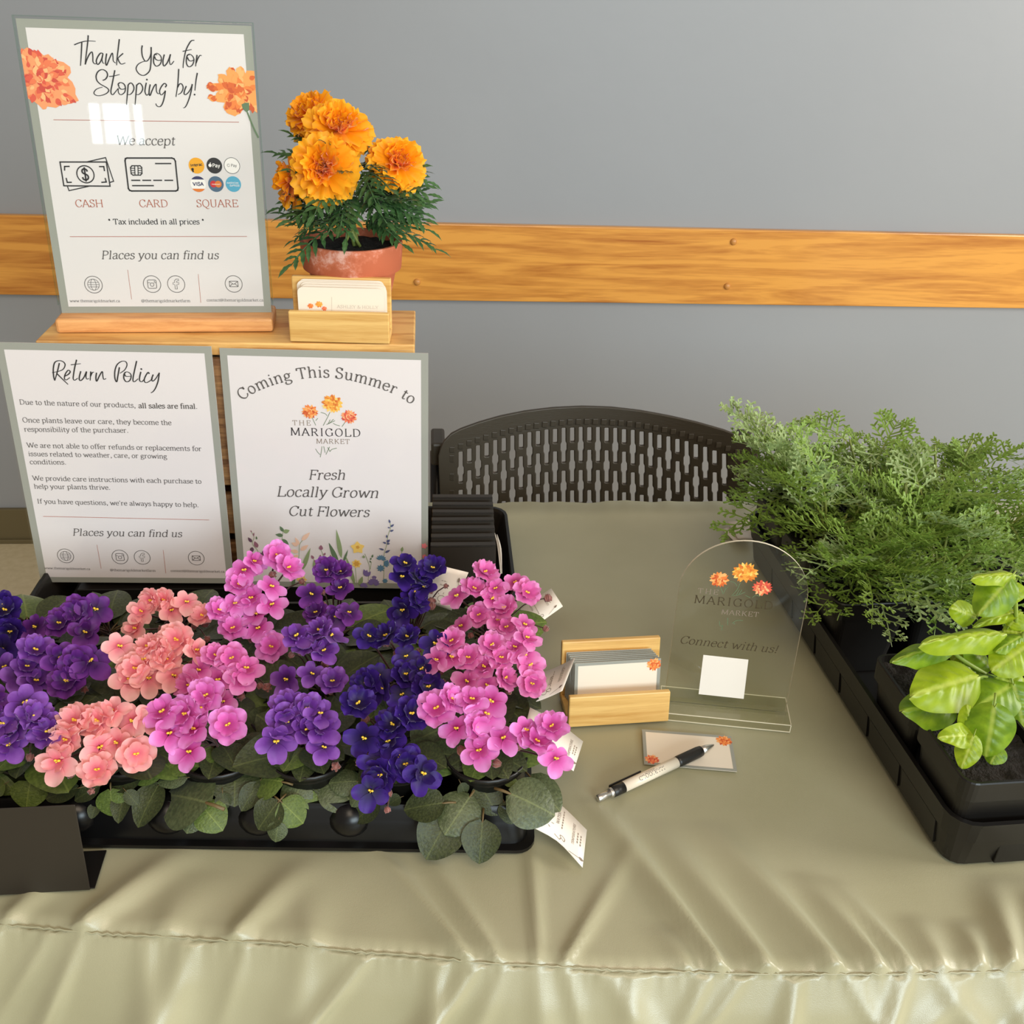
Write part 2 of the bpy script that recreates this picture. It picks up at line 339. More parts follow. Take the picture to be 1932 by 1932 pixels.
fs = [(j*nx+i, j*nx+i+1, (j+1)*nx+i+1, (j+1)*nx+i) for j in range(nrow-1) for i in range(nx-1)]
mb.add(vs, fs)
nh = len(HANG)-1
for side, sx in ((0, -1), (nx-1, 1)):              # hanging ends
    col = [vs[(nh+j)*nx+side] for j in range(len(rows))]
    w2 = []; n2 = len(col)
    for d in (0, .01, .05, .15, .35, .7):
        for (x, y, z) in col: w2.append((x + sx*(.002+.02*d + .012*min(d/.1,1)*noise.noise((y*20, d*2, side))), y, z-d))
    mb.add(w2, [(j*n2+i, j*n2+i+1, (j+1)*n2+i+1, (j+1)*n2+i) for j in range(5) for i in range(n2-1)])
cloth = tag(mb.build('tablecloth', MAT['satin_sage'], None, True), 'sage green satin tablecloth with a puckered front seam draped over the table', 'tablecloth')
# the seam's stitched piping
mb = MB(); pts = [(x, seam_y(x)-.0008+.0005*sin(x*700), T-.0022+.0006*sin(x*900+3*sin(x*37))) for x in xs]
mb.tube(pts, .0007, 6); mb.build('seam_piping', MAT['satin_sage'], cloth, True)

# ---------------------------------------------------------------- chair behind the table
CY = 1.40
def chair():
    t = thing('folding_chair', 'dark brown plastic chair with a slotted curved backrest behind the table', 'chair', (0,0,0))
    q = lambda zx, zy: aty(800+zx*.34161, 740+zy*.34161, CY)       # crop coordinates of the photograph to the chair's plane
    cu = bpy.data.curves.new('backrest_outline', 'CURVE'); cu.dimensions = '2D'; cu.fill_mode = 'BOTH'; cu.extrude = .0022; cu.bevel_depth = .0012; cu.bevel_resolution = 1
    def spl(pts):
        s = cu.splines.new('POLY'); s.points.add(len(pts)-1); s.use_cyclic_u = True
        for p, c in zip(s.points, pts): p.co = (c[0], c[1], 0, 1)
    P = lambda zx, zy: (q(zx,zy).x, q(zx,zy).z)
    top = [(82,300),(92,262),(112,222),(150,188),(200,168),(300,142),(420,118),(560,99),(720,87),(880,83),(1040,88),(1200,103),(1360,126),(1500,150),(1640,180),(1720,205),(1765,250),(1785,300)]
    zlow = P(80, 900)[1]
    left = P(82,300)[0]; right = P(1785,300)[0]
    outer = [P(*a) for a in top] + [(right-.004, zlow), (left+.008, zlow)]
    spl(outer)
    def slot(zx, y0, y1, bulge):
        cx = zx; w = 16.5 if not bulge else 15.5; pts = []; y0 -= 4; y1 += 4
        if bulge is None: prof = [(y0, w*.6), (y0+6, w), (y1-6, w), (y1, w*.6)]
        else: prof = [(y0, w*.6), (y0+6, w), (bulge-30, w), (bulge-18, w+6), (bulge+18, w+6), (bulge+30, w), (y1-6, w), (y1, w*.6)]
        pts = [P(cx-b, a) for a, b in prof] + [P(cx+b, a) for a, b in reversed(prof)]
        spl(pts)
    for k in range(31):
        zx = 200 + 48*k; e = (zx-900)/700.0; off = 95*e*e*(1 if e < 0 else 1.05); y = 192+off
        if k % 2 == 0:
            slot(zx, y, y+195-25*e*e, y+108); slot(zx, y+240-30*e*e, y+425, y+330-15*e*e); slot(zx, y+470, y+660, y+560)
        else:
            slot(zx, y+2, y+82-6*e*e, None); slot(zx, y+128-8*e*e, y+308-18*e*e, y+215-12*e*e); slot(zx, y+352, y+540, y+440)
    tmp = bpy.data.objects.new('tmp', cu); COL.objects.link(tmp)
    dg = bpy.context.evaluated_depsgraph_get(); me = bpy.data.meshes.new_from_object(tmp.evaluated_get(dg))
    COL.objects.unlink(tmp); bpy.data.objects.remove(tmp)
    bm = bmesh.new(); bm.from_mesh(me); bmesh.ops.triangulate(bm, faces=bm.faces)
    for it in range(5):                              # cut the long facets so the panel can curve
        ed = [e for e in bm.edges if e.calc_length() > .020]
        if not ed: break
        bmesh.ops.subdivide_edges(bm, edges=ed, cuts=1); bmesh.ops.triangulate(bm, faces=[f for f in bm.faces if len(f.verts) > 3])
    bm.to_mesh(me); bm.free()
    xc = (left+right)/2; hw = (right-left)/2
    for v in me.vertices:                            # stand it up and curve it round the sitter
        x, z, d = v.co.x, v.co.y, v.co.z
        v.co = (x, CY + d - .045*((x-xc)/hw)**2 + .012, z - .004*(1-((x-xc)/hw)**2))
    me.materials.clear(); me.materials.append(MAT['chair_plastic'])
    o = bpy.data.objects.new('backrest', me); COL.objects.link(o); o.parent = t
    mb = MB()                                        # row of small square dimples under the top edge
    for k in range(34):
        zx = 152 + 47*k; e = (zx-900)/700.0; y = 160 + 95*e*e
        c = q(zx, y); e2 = ((c.x-xc)/hw)**2; yy = CY + .012 - .045*e2 - .0040; c.z -= .004*(1-e2)
        mb.box(c.x-.0042, c.x+.0042, yy-.0012, yy+.001, c.z-.0048, c.z+.0048)
    for zx in (150, 1692):
        for zy in (320, 420, 510, 590):
            c = q(zx, zy); yy = CY + .012 - .045*((c.x-xc)/hw)**2 - .0034
            mb.box(c.x-.0038, c.x+.0038, yy-.0012, yy+.001, c.z-.006, c.z+.006)
    mb.build('dimple', MAT['chair_plastic'], o, bevel=.001)
    for sx, zx in ((-1, 72), (1, 1790)):
        c = q(zx, 370); x = c.x
        mb = MB(); mb.tube([(x, CY+.03, c.z), (x, CY+.0, T-.1), (x, CY-.06, .45), (x, CY-.36, .0)], .0105, 12); mb.build('frame_tube', MAT['steel_dark'], t, True)
        mb = MB(); mb.tube([(x, CY-.40, .44), (x, CY-.1, .40), (x, CY+.12, .0)], .0105, 12); mb.build('leg', MAT['steel_dark'], t, True)
        c2 = q(zx + (10 if sx < 0 else -10), 330)
        mb = MB(); mb.box(min(c2.x, x)-.009, max(c2.x, x)+.009, CY-.02, CY+.04, c.z-.002, c.z+.035); mb.build('bracket', MAT['chair_plastic'], t, bevel=.004)
    mb = MB(); mb.grid(lambda u, v: V(left+.03+(right-left-.06)*u, CY-.42+.40*v, .455 - .012*sin(pi*u) + .01*cos(pi*v)), 16, 12)
    s = mb.build('seat', MAT['chair_plastic'], t, True); m = s.modifiers.new('thick', 'SOLIDIFY'); m.thickness = .012
chair()

# ---------------------------------------------------------------- lettering
# strokes per glyph in hundredths of an em: l = straight, s = spline, o = ellipse (cx cy rx ry), d = dot; _ full serif, < flag serif to the left, > to the right
G = {
'a':(52,'s 10 38 16 47 27 49 36 45 39 35 39 12 43 3 51 2|s 39 29 24 26 11 19 9 9 15 1 25 0 34 4 39 12'),
'b':(58,'l< 13 72 13 0|s 13 36 20 45 31 49 43 45 51 34 52 24 50 12 43 3 31 -1 20 2 13 11'),
'c':(48,'s 41 38 37 46 28 49 16 45 8 35 7 24 9 11 17 2 28 -1 37 2 43 9|d 39 39 4'),
'd':(60,'l< 46 72 46 0 >|s 46 36 39 45 29 49 17 46 9 36 7 24 9 12 16 3 27 -1 38 3 46 12'),
'e':(50,'l 8 27 43 27|s 43 27 42 38 36 46 27 49 16 45 8 36 6 24 9 11 17 2 28 -1 37 2 44 10'),
'f':(35,'s 38 66 33 72 26 72 19 67 17 56|l 17 60 17 0 _|l 6 48 32 48'),
'g':(54,'o 24 33 15 15|s 14 21 8 13 12 6 28 4 42 0 46 -9 38 -19 24 -22 11 -19 6 -11 12 -3|l 36 44 51 47'),
'h':(60,'l< 13 72 13 0 _|s 13 34 20 44 31 49 42 46 46 34|l 46 36 46 0 _'),
'i':(29,'l< 15 48 15 0 _|d 15 67 5'),
'k':(57,'l< 13 72 13 0 _|l 14 20 42 47 _|l 24 30 48 0 _'),
'l':(29,'l< 14 72 14 0 _'),
'm':(89,'l< 13 48 13 0 _|s 13 34 20 44 30 49 40 46 44 34|l 44 36 44 0 _|s 44 34 51 44 61 49 71 46 75 34|l 75 36 75 0 _'),
'n':(60,'l< 13 48 13 0 _|s 13 34 20 44 31 49 42 46 46 34|l 46 36 46 0 _'),
'o':(54,'o 27 24 20 25'),
'p':(58,'l< 13 48 13 -22 _|s 13 36 20 45 31 49 43 45 51 34 52 24 50 12 43 3 31 -1 20 2 13 11'),
'q':(58,'l 46 48 46 -22 _|s 46 36 39 45 29 49 17 46 9 36 7 24 9 12 16 3 27 -1 38 3 46 12'),
'r':(44,'l< 13 48 13 0 _|s 13 32 18 42 26 48 37 47|d 36 43 4'),
's':(44,'s 36 38 32 46 22 49 12 46 9 38 13 30 24 26 34 21 37 12 32 2 21 -1 10 2 6 11'),
't':(37,'l 17 62 17 14|s 17 16 19 4 26 0 35 6|l 5 48 33 48'),
'u':(60,'l< 13 48 13 14|s 13 16 16 4 26 -1 37 3 45 13|l< 45 48 45 0 >'),
'v':(54,'l_ 8 48 28 0|l_ 47 48 28 0'),
'w':(80,'l_ 8 48 25 0|l 40 44 25 0|l 40 44 56 0|l_ 73 48 56 0'),
'x':(54,'l_ 9 48 45 0 _|l_ 45 48 9 0 _'),
'y':(54,'l_ 8 48 28 0|l_ 47 48 28 0|s 28 0 21 -14 14 -20 7 -17'),
'A':(70,'l_ 6 0 34 71|l_ 64 0 34 71|l 18 24 52 24'),
'C':(68,'s 60 52 55 64 40 71 22 65 11 50 8 35 11 19 22 5 38 -1 54 6 62 20|l 60 70 60 52'),
'D':(75,'l_ 14 0 14 70 _|s 14 69 38 69 58 58 66 35 58 12 38 1 14 1'),
'E':(62,'l_ 14 0 14 70 _|l 14 69 54 69|l 55 70 55 56|l 14 36 44 36|l 44 43 44 29|l 14 1 56 1|l 57 0 57 15'),
'F':(58,'l_ 14 0 14 70 _|l 14 69 54 69|l 55 70 55 56|l 14 36 42 36|l 42 43 42 29'),
'G':(75,'s 60 52 55 64 40 71 22 65 11 50 8 35 11 19 22 5 38 -1 52 3 62 10|l 61 69 61 52|l_ 63 8 63 30 _'),
'H':(79,'l_ 14 0 14 70 _|l_ 65 0 65 70 _|l 14 36 65 36'),
'I':(36,'l_ 18 0 18 70 _'),
'K':(72,'l_ 14 0 14 70 _|l 15 30 58 69 _|l 28 42 62 0 _'),
'L':(61,'l_ 14 0 14 70 _|l 14 1 56 1|l 57 0 57 17'),
'M':(90,'l_ 12 0 14 70 _|l 14 70 45 4|l 76 70 45 4|l_ 78 0 76 70 _'),
'N':(78,'l_ 13 0 13 70 _|l 13 70 64 1|l_ 64 0 64 70 _'),
'O':(76,'o 38 35 30 36'),
'P':(60,'l_ 14 0 14 70 _|s 14 69 34 69 48 63 53 51 48 39 34 33 14 33'),
'Q':(76,'o 38 35 30 36|s 34 0 44 -12 58 -17 68 -12'),
'R':(70,'l_ 14 0 14 70 _|s 14 69 34 69 48 63 53 52 48 41 34 35 14 35|l 34 35 60 0 _'),
'S':(54,'s 44 54 39 66 26 71 13 66 9 54 15 43 28 37 41 30 46 17 40 4 26 -1 12 3 7 17|l 44 70 44 54|l 7 17 7 0'),
'T':(66,'l 33 69 33 0 _|l 6 69 60 69|l 6 70 5 54|l 60 70 61 54'),
'U':(74,'l_ 14 70 14 22|s 14 24 18 6 36 -1 54 6 59 24|l_ 59 70 59 22'),
'V':(70,'l_ 6 70 35 0|l_ 64 70 35 0'),
'W':(100,'l_ 6 70 29 0|l 50 66 29 0|l 50 66 71 0|l_ 94 70 71 0'),
'Y':(66,'l_ 6 70 33 34|l_ 60 70 33 34|l 33 34 33 0 _'),
'.':(27,'d 13 4 6'), ',':(27,'d 13 4 6|s 17 3 16 -6 10 -13'), "'":(22,'l 11 72 11 54'), '!':(30,'l 15 72 15 20|d 15 4 6'),
'*':(40,'l 20 72 20 46|l 9 66 31 52|l 31 66 9 52'), '&':(72,'s 66 38 60 16 42 1 24 0 10 8 10 22 24 35 38 50 38 62 30 70 20 64 20 52 36 26 52 8 68 0'),
'@':(92,'o 44 30 16 17|s 60 46 58 20 66 10 78 18 82 34 72 58 46 68 20 58 8 30 20 2 46 -8 66 -2'), ' ':(26,''), '$':(54,'s 44 54 39 66 26 71 13 66 9 54 15 43 28 37 41 30 46 17 40 4 26 -1 12 3 7 17|l 27 82 27 -12'),
}
def crspline(p, n=7, closed=False):
    P = [Vector(a) for a in p]; out = []; N = len(P)
    for i in range(N if closed else N-1):
        a = P[(i-1) % N] if (closed or i) else P[0]*2-P[1]; b = P[i]; c = P[(i+1) % N]; d = P[(i+2) % N] if (closed or i+2 < N) else P[-1]*2-P[-2]
        for k in range(n):
            t = k/n; out.append(.5*((2*b)+(c-a)*t+(2*a-5*b+4*c-d)*t*t+(3*b-a-3*c+d)*t**3))
    if not closed: out.append(P[-1])
    return out
def glyph(ch, serif=True, rich=6):
    """-> advance, list of (kind, points, closed)"""
    w, src = G.get(ch, G['o']); out = []
    for st in src.split('|'):
        if not st: continue
        tk = st.split(); k = tk[0]; e = None; s = k[1:] or None
        if tk[-1] in '_<>': e = tk[-1]; tk = tk[:-1]
        n = [float(a)/100 for a in tk[1:]]
        if k[0] == 'd': out.append(('dot', [Vector((n[0], n[1])), n[2]], False)); continue
        if k[0] == 'o': p = [Vector((n[0]+n[2]*cos(2*pi*i/(rich*3)), n[1]+n[3]*sin(2*pi*i/(rich*3)))) for i in range(rich*3)]; out.append(('st', p+[p[0]], True)); continue
        p = [Vector((n[i], n[i+1])) for i in range(0, len(n), 2)]
        if k[0] == 's': p = crspline(p, 4)
        out.append(('st', p, False))
        if serif:
            for fl, q in ((s, p[0]), (e, p[-1])):
                if fl == '_': out.append(('sf', [q+Vector((-.085, 0)), q+Vector((.085, 0))], False))
                elif fl == '<': out.append(('sf', [q+Vector((-.10, -.022)), q+Vector((0, -.006))], False))
                elif fl == '>': out.append(('sf', [q, q+Vector((.10, .01))], False))
    return w/100, out
def ribbon(mb, pts, w, place, mi=0):
    N = len(pts); vs = []
    for i, p in enumerate(pts):
        t = pts[min(i+1, N-1)] - pts[max(i-1, 0)]
        if t.length < 1e-9: t = Vector((1, 0))
        t = t.normalized(); nrm = Vector((-t.y, t.x)); ww = w(t, i/max(1, N-1)) if callable(w) else w
        vs.append(place(p+nrm*ww/2)); vs.append(place(p-nrm*ww/2))
    mb.add(vs, [(2*i, 2*i+1, 2*i+3, 2*i+2) for i in range(N-1)], mi)
def dot(mb, c, r, place, mi=0, n=10):
    mb.add([place(c+Vector((r*cos(2*pi*k/n), r*sin(2*pi*k/n)))) for k in range(n)], [tuple(range(n))], mi)
def write(mb, text, path, place, thick=.085, thin=.028, slant=0, track=0, serif=True, vs=1.0, mi=0, size=None, nib=.3):
    """Set text along a path of sheet points; the letters fill the path unless a size is given."""
    P = [Vector(p) for p in path]; L = [0]
    for a, b in zip(P, P[1:]): L.append(L[-1]+(b-a).length)
    adv = [glyph(c, serif)[0]+track for c in text]; tot = sum(adv)-track
    s = size or L[-1]/tot; x = 0
    nb = Vector((cos(nib), sin(nib)))
    wf = lambda t, u: thin+(thick-thin)*abs(t.x*nb.y-t.y*nb.x)
    for c, a in zip(text, adv):
        w, st = glyph(c, serif); mid = (x+(a-track)/2)*s
        k = 0
        while k < len(L)-2 and L[k+1] < mid: k += 1
        d = (P[k+1]-P[k]).normalized(); o = P[k]+d*(mid-L[k]); nn = Vector((-d.y, d.x))
        def pl(q): return place(o + d*((q.x-w/2+slant*q.y)*s) + nn*(q.y*s*vs))
        for kind, pts, cl in st:
            if kind == 'dot': dot(mb, pts[0], pts[1], pl, mi)
            elif kind == 'sf': ribbon(mb, pts, thin*1.25, pl, mi)
            else: ribbon(mb, pts, wf, pl, mi)
        x += a
ITAL = dict(slant=.22, thick=.09, thin=.04)

class Sheet:
    """A flat printed sheet: its bottom-centre point, yaw and backward lean; x runs along it, z up it, -y towards the reader."""
    def __init__(s, base, yaw, lean):
        s.b = Vector(base); s.ex = V(cos(yaw), sin(yaw), 0); n = V(-sin(yaw), cos(yaw), 0)
        s.ez = V(0,0,1)*cos(lean) + n*sin(lean); s.ny = s.ez.cross(s.ex)
        s.M = Matrix(((s.ex.x, s.ny.x, s.ez.x, s.b.x), (s.ex.y, s.ny.y, s.ez.y, s.b.y), (s.ex.z, s.ny.z, s.ez.z, s.b.z), (0,0,0,1)))
    def uv(s, px, py):
        d = ray(px, py); t = (s.b-CAM).dot(s.ny)/d.dot(s.ny); p = CAM + d*t - s.b
        return Vector((p.dot(s.ex), p.dot(s.ez)))
    def path(s, pts): return [s.uv(*p) for p in pts]
def off(h): return lambda q: Vector((q.x, -h, q.y))
def crop(sc, ox, oy): return lambda pts: [(x*sc+ox, y*sc+oy) for x, y in pts]
def nums(t): a = [float(x) for x in t.split()]; return [(a[i], a[i+1]) for i in range(0, len(a), 2)]
def script(mb, sh, cr, strokes, w, place):
    for st in strokes.split('|'):
        p = nums(st)
        if len(p) == 1: dot(mb, sh.uv(*cr(p)[0]), w*.75, place); continue
        q = [sh.uv(*a) for a in cr(p)]
        if len(q) > 2: q = crspline(q, 6)
        ribbon(mb, q, lambda t, u: w*(.62+.5*abs(t.y))*(1-.35*u*u), place)
def circ(mb, c, r, w, place, n=28, mi=0, a0=0, a1=2*pi, rx=1, ry=1):
    ribbon(mb, [c+Vector((r*rx*cos(a0+(a1-a0)*i/n), r*ry*sin(a0+(a1-a0)*i/n))) for i in range(n+1)], w, place, mi)
def line(mb, a, b, w, place, mi=0): ribbon(mb, [Vector(a), Vector(b)], w, place, mi)
def poly(mb, pts, place, mi=0): mb.add([place(Vector(p)) for p in pts], [tuple(range(len(pts)))], mi)
def drop(c, ang, ln, wd, n=10):               # outline of a painted petal or leaf, base at c
    out = []
    for i in range(n+1):
        t = i/n; out.append((t*ln, wd*.5*sin(pi*t**.75)))
    full = out + [(x, -y) for x, y in reversed(out[1:-1])]
    return [(c[0]+x*cos(ang)-y*sin(ang), c[1]+x*sin(ang)+y*cos(ang)) for x, y in full]
def inside(p, hull):
    r = False; j = len(hull)-1
    for i in range(len(hull)):
        a, b = hull[i], hull[j]
        if (a[1] > p[1]) != (b[1] > p[1]) and p[0] < (b[0]-a[0])*(p[1]-a[1])/(b[1]-a[1])+a[0]: r = not r
        j = i
    return r
def bloom(mb, c, r, h, seed, nm=5, squash=.85, rings=((1,16),(.78,15),(.55,12),(.32,8)), xmin=-9, xmax=9):
    """Painted marigold: rings of rounded petals, each ring a shade and a hair above the last."""
    rn = random.Random(seed); k = 1
    poly(mb, [(min(max(c[0]+.78*r*cos(2*pi*i/14), xmin), xmax), c[1]+.78*r*squash*sin(2*pi*i/14)) for i in range(14)], off(h), 0)
    for rr, n in rings:
        for i in range(n):
            a = 2*pi*(i+rn.random()*.6)/n; ln = r*rr*rn.uniform(.40,.55)
            p = (c[0]+cos(a)*(r*rr-ln)*1.0, c[1]+sin(a)*(r*rr-ln)*squash)
            pts = drop(p, a+rn.uniform(-.3,.3), ln, r*rn.uniform(.2,.34), 7)
            pts = [(min(max(x, xmin), xmax), y) for x, y in pts]
            poly(mb, pts, off(h+k*2e-6), rn.randrange(nm)); k += 1

PAPER_W, PAPER_H = .2159, .2794
def sign(name, label, base, yaw, lean, clear_margin=(.0022, .0022), sleeve='laminate', border=.0075, skip_bottom=False):
    sh = Sheet(base, yaw, lean); t = thing(name, label, 'sign', M=sh.M)
    w, h = PAPER_W/2, PAPER_H
    mb = MB(); mb.box(-w, w, 0, .0006, 0, h); mb.build('paper_sheet', MAT['paper'], t)
    mb = MB(); e = .0001
    for a in ((-w, -w+border, 0, h), (w-border, w, 0, h), (-w+border, w-border, h-border, h), (-w+border, w-border, 0, border*.9)):
        mb.add([(a[0],-e,a[2]),(a[1],-e,a[2]),(a[1],-e,a[3]),(a[0],-e,a[3])], [(0,1,2,3)])
    mb.build('printed_border', MAT['sage_print'], t)
    return sh, t
def social(sh, t, globe, cam_, fb, env, bars, texts, H):
    """Row of round icons, two thin dividers and three small addresses at the foot of a sign."""
    mb = MB(); pl = off(.0002); R = .0088; w = .00062
    g = sh.uv(*globe); c = sh.uv(*cam_); f = sh.uv(*fb); e = sh.uv(*env)
    for q in (g, c, f, e): circ(mb, q, R, w, pl)
    circ(mb, g, R*.66, w*.7, pl); circ(mb, g, R*.66, w*.7, pl, rx=.45)
    for dy, k in ((0, 1), (.33, .86), (-.33, .86)): line(mb, g+Vector((-R*.66*k, R*.66*dy*1.2)), g+Vector((R*.66*k, R*.66*dy*1.2)), w*.7, pl)
    s = R*.5
    def rrect(q, a, b, r, ww):
        pts = []
        for cx, cy, a0 in ((a-r, b-r, 0), (-a+r, b-r, pi/2), (-a+r, -b+r, pi), (a-r, -b+r, 1.5*pi)):
            pts += [q+Vector((cx+r*cos(a0+pi/2*i/4), cy+r*sin(a0+pi/2*i/4))) for i in range(5)]
        ribbon(mb, pts+[pts[0]], ww, pl)
    rrect(c, s, s, s*.3, w); circ(mb, c-Vector((0, s*.12)), s*.42, w*.9, pl, 16); line(mb, c+Vector((-s, s*.35)), c+Vector((-s*.4, s*.35)), w*.8, pl); line(mb, c+Vector((s*.4, s*.35)), c+Vector((s, s*.35)), w*.8, pl); dot(mb, c+Vector((s*.62, s*.66)), s*.12, pl)
    F = [(.15,-1.25),(.15,-.1),(.62,-.1),(.72,.38),(.15,.38),(.15,.62),(.34,.84),(.72,.84),(.72,1.28),(.1,1.28),(-.34,.86),(-.34,.38),(-.75,.38),(-.75,-.1),(-.34,-.1),(-.34,-1.25),(.15,-1.25)]
    ribbon(mb, [f+Vector((x*s*.95, y*s*.95)) for x, y in F], w*.85, pl)
    rrect(e, s*1.0, s*.66, s*.08, w); ribbon(mb, [e+Vector((-s, s*.6)), e+Vector((0, -s*.1)), e+Vector((s, s*.6))], w, pl); line(mb, e+Vector((-s, -s*.6)), e+Vector((-s*.25, s*.05)), w, pl); line(mb, e+Vector((s, -s*.6)), e+Vector((s*.25, s*.05)), w, pl)
    mb.build('contact_icons', MAT['ink_grey'], t)
    mb = MB()
    for a, b in bars: line(mb, sh.uv(*a), sh.uv(*b), .0004, pl)
    mb.build('divider_line', MAT['ink_rust'], t)
    mb = MB()
    for tx, a, b in texts: write(mb, tx, sh.path((a, b)), pl, thick=.095, thin=.05)
    mb.build('address_lettering', MAT['ink_grey'], t)
def logo(sh, t, fl, the, mari, market, stems, h=.0002, inks=('ink_taupe', 'ink', 'ink_taupe'), seed=1, names=('gold', 'amber', 'coral'), weight=1.0):
    for k, (c, r, pal) in enumerate(zip(fl, r_logo, names)):
        mb = MB(); bloom(mb, sh.uv(*c), r, h+.0001, seed+k, squash=.82, rings=((1,17),(.8,15),(.6,12),(.42,9),(.24,6))); mb.build('printed_flower', [MAT[pal+str(i)] for i in range(5)], t)
    mb = MB(); pl = off(h)
    for s in stems.split('|'):
        p = nums(s); q = [sh.uv(*a) for a in p]
        if len(q) > 2: q = crspline(q, 5)
        ribbon(mb, q, .0006, pl)
    mb.build('printed_stems', MAT['print_green'], t)
    for (tx, a, b), ink, tr in ((the, inks[0], .22), (mari, inks[1], .10), (market, inks[2], .09)):
        mb = MB(); write(mb, tx, sh.path((a, b)), pl, track=tr, thick=.095*weight, thin=.035*weight); mb.build('logo_lettering', MAT[ink], t)

# ---------------------------------------------------------------- sign on the crate: thanks and payment
CZ = .318                                          # height of the crate's top above the table
sh, t = sign('tabletop_sign', 'white thank you sign with payment symbols standing in a beech base on the crate', (-.2732, 1.0765, T+.3335), .0528, .0703)
Mi = sh.M.inverted(); Mb = Matrix.Translation((-.2732, 1.0765, T)) @ Matrix.Rotation(.0528, 4, 'Z')
mb = MB(); mb.box(-.1105, .1105, -.0225, .028, CZ+.0006, CZ+.0155, M=Mi @ Mb); mb.build('wooden_base', MAT['beech'], t, bevel=.003)
mb = MB(); mb.box(-.1098, .1098, -.0022, .0026, -.004, .2815); mb.build('acrylic_sleeve', MAT['acrylic'], t, bevel=.0006)
mb = MB()
for x in (-.1101, .1101): mb.box(x-.0005, x+.0005, -.0024, .0028, .009, .2817)
mb.box(-.1103, .1103, -.0024, .0028, .2815, .2824); mb.build('sleeve_edge', MAT['acrylic_edge'], t)
W = .00115
mb = MB(); pl = off(.0003)
script(mb, sh, crop(.07246,130,60), '140 340 260 290 400 250 540 238 700 248|338 275 325 560 305 885|505 90 495 240 465 500 440 700 425 850|425 850 470 720 540 580 605 525 625 640 630 780 680 835 720 820|895 570 830 555 760 640 715 760 750 850 810 800 860 690 890 570 865 720 890 810 930 820|985 565 965 700 960 820 985 870 1040 740 1100 600 1135 555 1150 650 1160 760 1220 815|1315 190 1285 450 1255 700 1245 870|1415 560 1340 625 1275 690|1275 690 1310 780 1370 840 1475 810', W, pl)
script(mb, sh, crop(.07764,250,60), '240 330 225 430 240 580 290 690 340 715 400 660 445 540 455 370|455 370 455 600 445 800 420 940 340 1030 250 1060 150 1010 90 900 130 800 220 740 320 710|600 560 545 545 515 640 520 760 580 835 670 790 705 680 680 580 590 520 540 570|540 600 560 660 630 695 705 680|775 550 745 680 745 790 775 830 840 760 890 650 925 545 900 680 910 770 940 795 1010 710|1505 205 1430 220 1360 320 1300 450 1260 620 1235 780 1230 880|1220 475 1440 430|1390 560 1340 565 1310 660 1320 790 1380 850 1460 800 1495 680 1460 590 1380 540 1330 590|1335 620 1370 690 1430 710 1495 680|1570 560 1550 700 1535 840|1545 760 1590 650 1640 575 1685 580', W, pl)
script(mb, sh, crop(.06211,165,125), '465 430 550 390 610 290 590 180 500 110 400 110 310 180 265 300 290 430 380 530 500 600 600 660 650 730 600 810 480 870 330 895 230 860 200 800 260 710 360 660 460 635|835 120 800 300 750 560 715 740 730 840 780 860 850 780 940 670|660 310 800 295 980 250|960 620 940 540 1010 495 1110 540 1155 650 1130 790 1020 865 945 800 940 680|955 630 1000 680 1070 700 1160 670|1240 560 1215 850 1185 1180|1240 560 1320 505 1390 570 1415 680 1370 790 1290 860 1210 850|1500 560 1475 850 1450 1180|1500 570 1590 515 1660 590 1680 690 1630 800 1550 860 1470 850', W, pl)
script(mb, sh, crop(.06211,270,125), '100 500 70 650 60 780 110 880 165 840|118 405|220 550 190 700 185 840 215 885 270 750 340 600 395 545 400 640 410 760 450 830 495 825|675 640 710 570 650 520 570 600 510 720 510 820 560 870 620 820 680 740|680 740 655 900 610 1080 550 1200 480 1230 410 1190 390 1130|1085 80 1070 350 1050 600 1000 930|1050 640 1100 550 1160 530 1210 600 1210 700 1150 810 1060 860|1315 600 1260 740 1250 840 1300 860 1380 790 1450 670 1495 540|1495 540 1460 760 1410 950 1340 1140 1280 1240 1225 1265|1650 200 1610 420 1575 740|1567 860', W, pl)
mb.build('title_lettering', MAT['ink'], t)
mb = MB()
write(mb, 'We accept', sh.path(((219,273),(330.5,274))), pl, **ITAL)
write(mb, 'Places you can find us', sh.path(((191.3,488.5),(413,488.5))), pl, **ITAL)
mb.build('subtitle_lettering', MAT['ink_grey'], t)
mb = MB()
for s, a, b in (('CASH',142.6,196), ('CARD',263,318), ('SQUARE',371,450)): write(mb, s, sh.path(((a,390.5),(b,390.5))), pl, thick=.085, thin=.03)
line(mb, sh.uv(101,226), sh.uv(451,230.4), .0005, pl); line(mb, sh.uv(132,446.4), sh.uv(466,446), .0005, pl)
mb.build('payment_lettering', MAT['ink_rust'], t)
mb = MB(); write(mb, '* Tax included in all prices *', sh.path(((204.6,423),(386.4,423))), pl, thick=.115, thin=.05); mb.build('note_lettering', MAT['ink'], t)
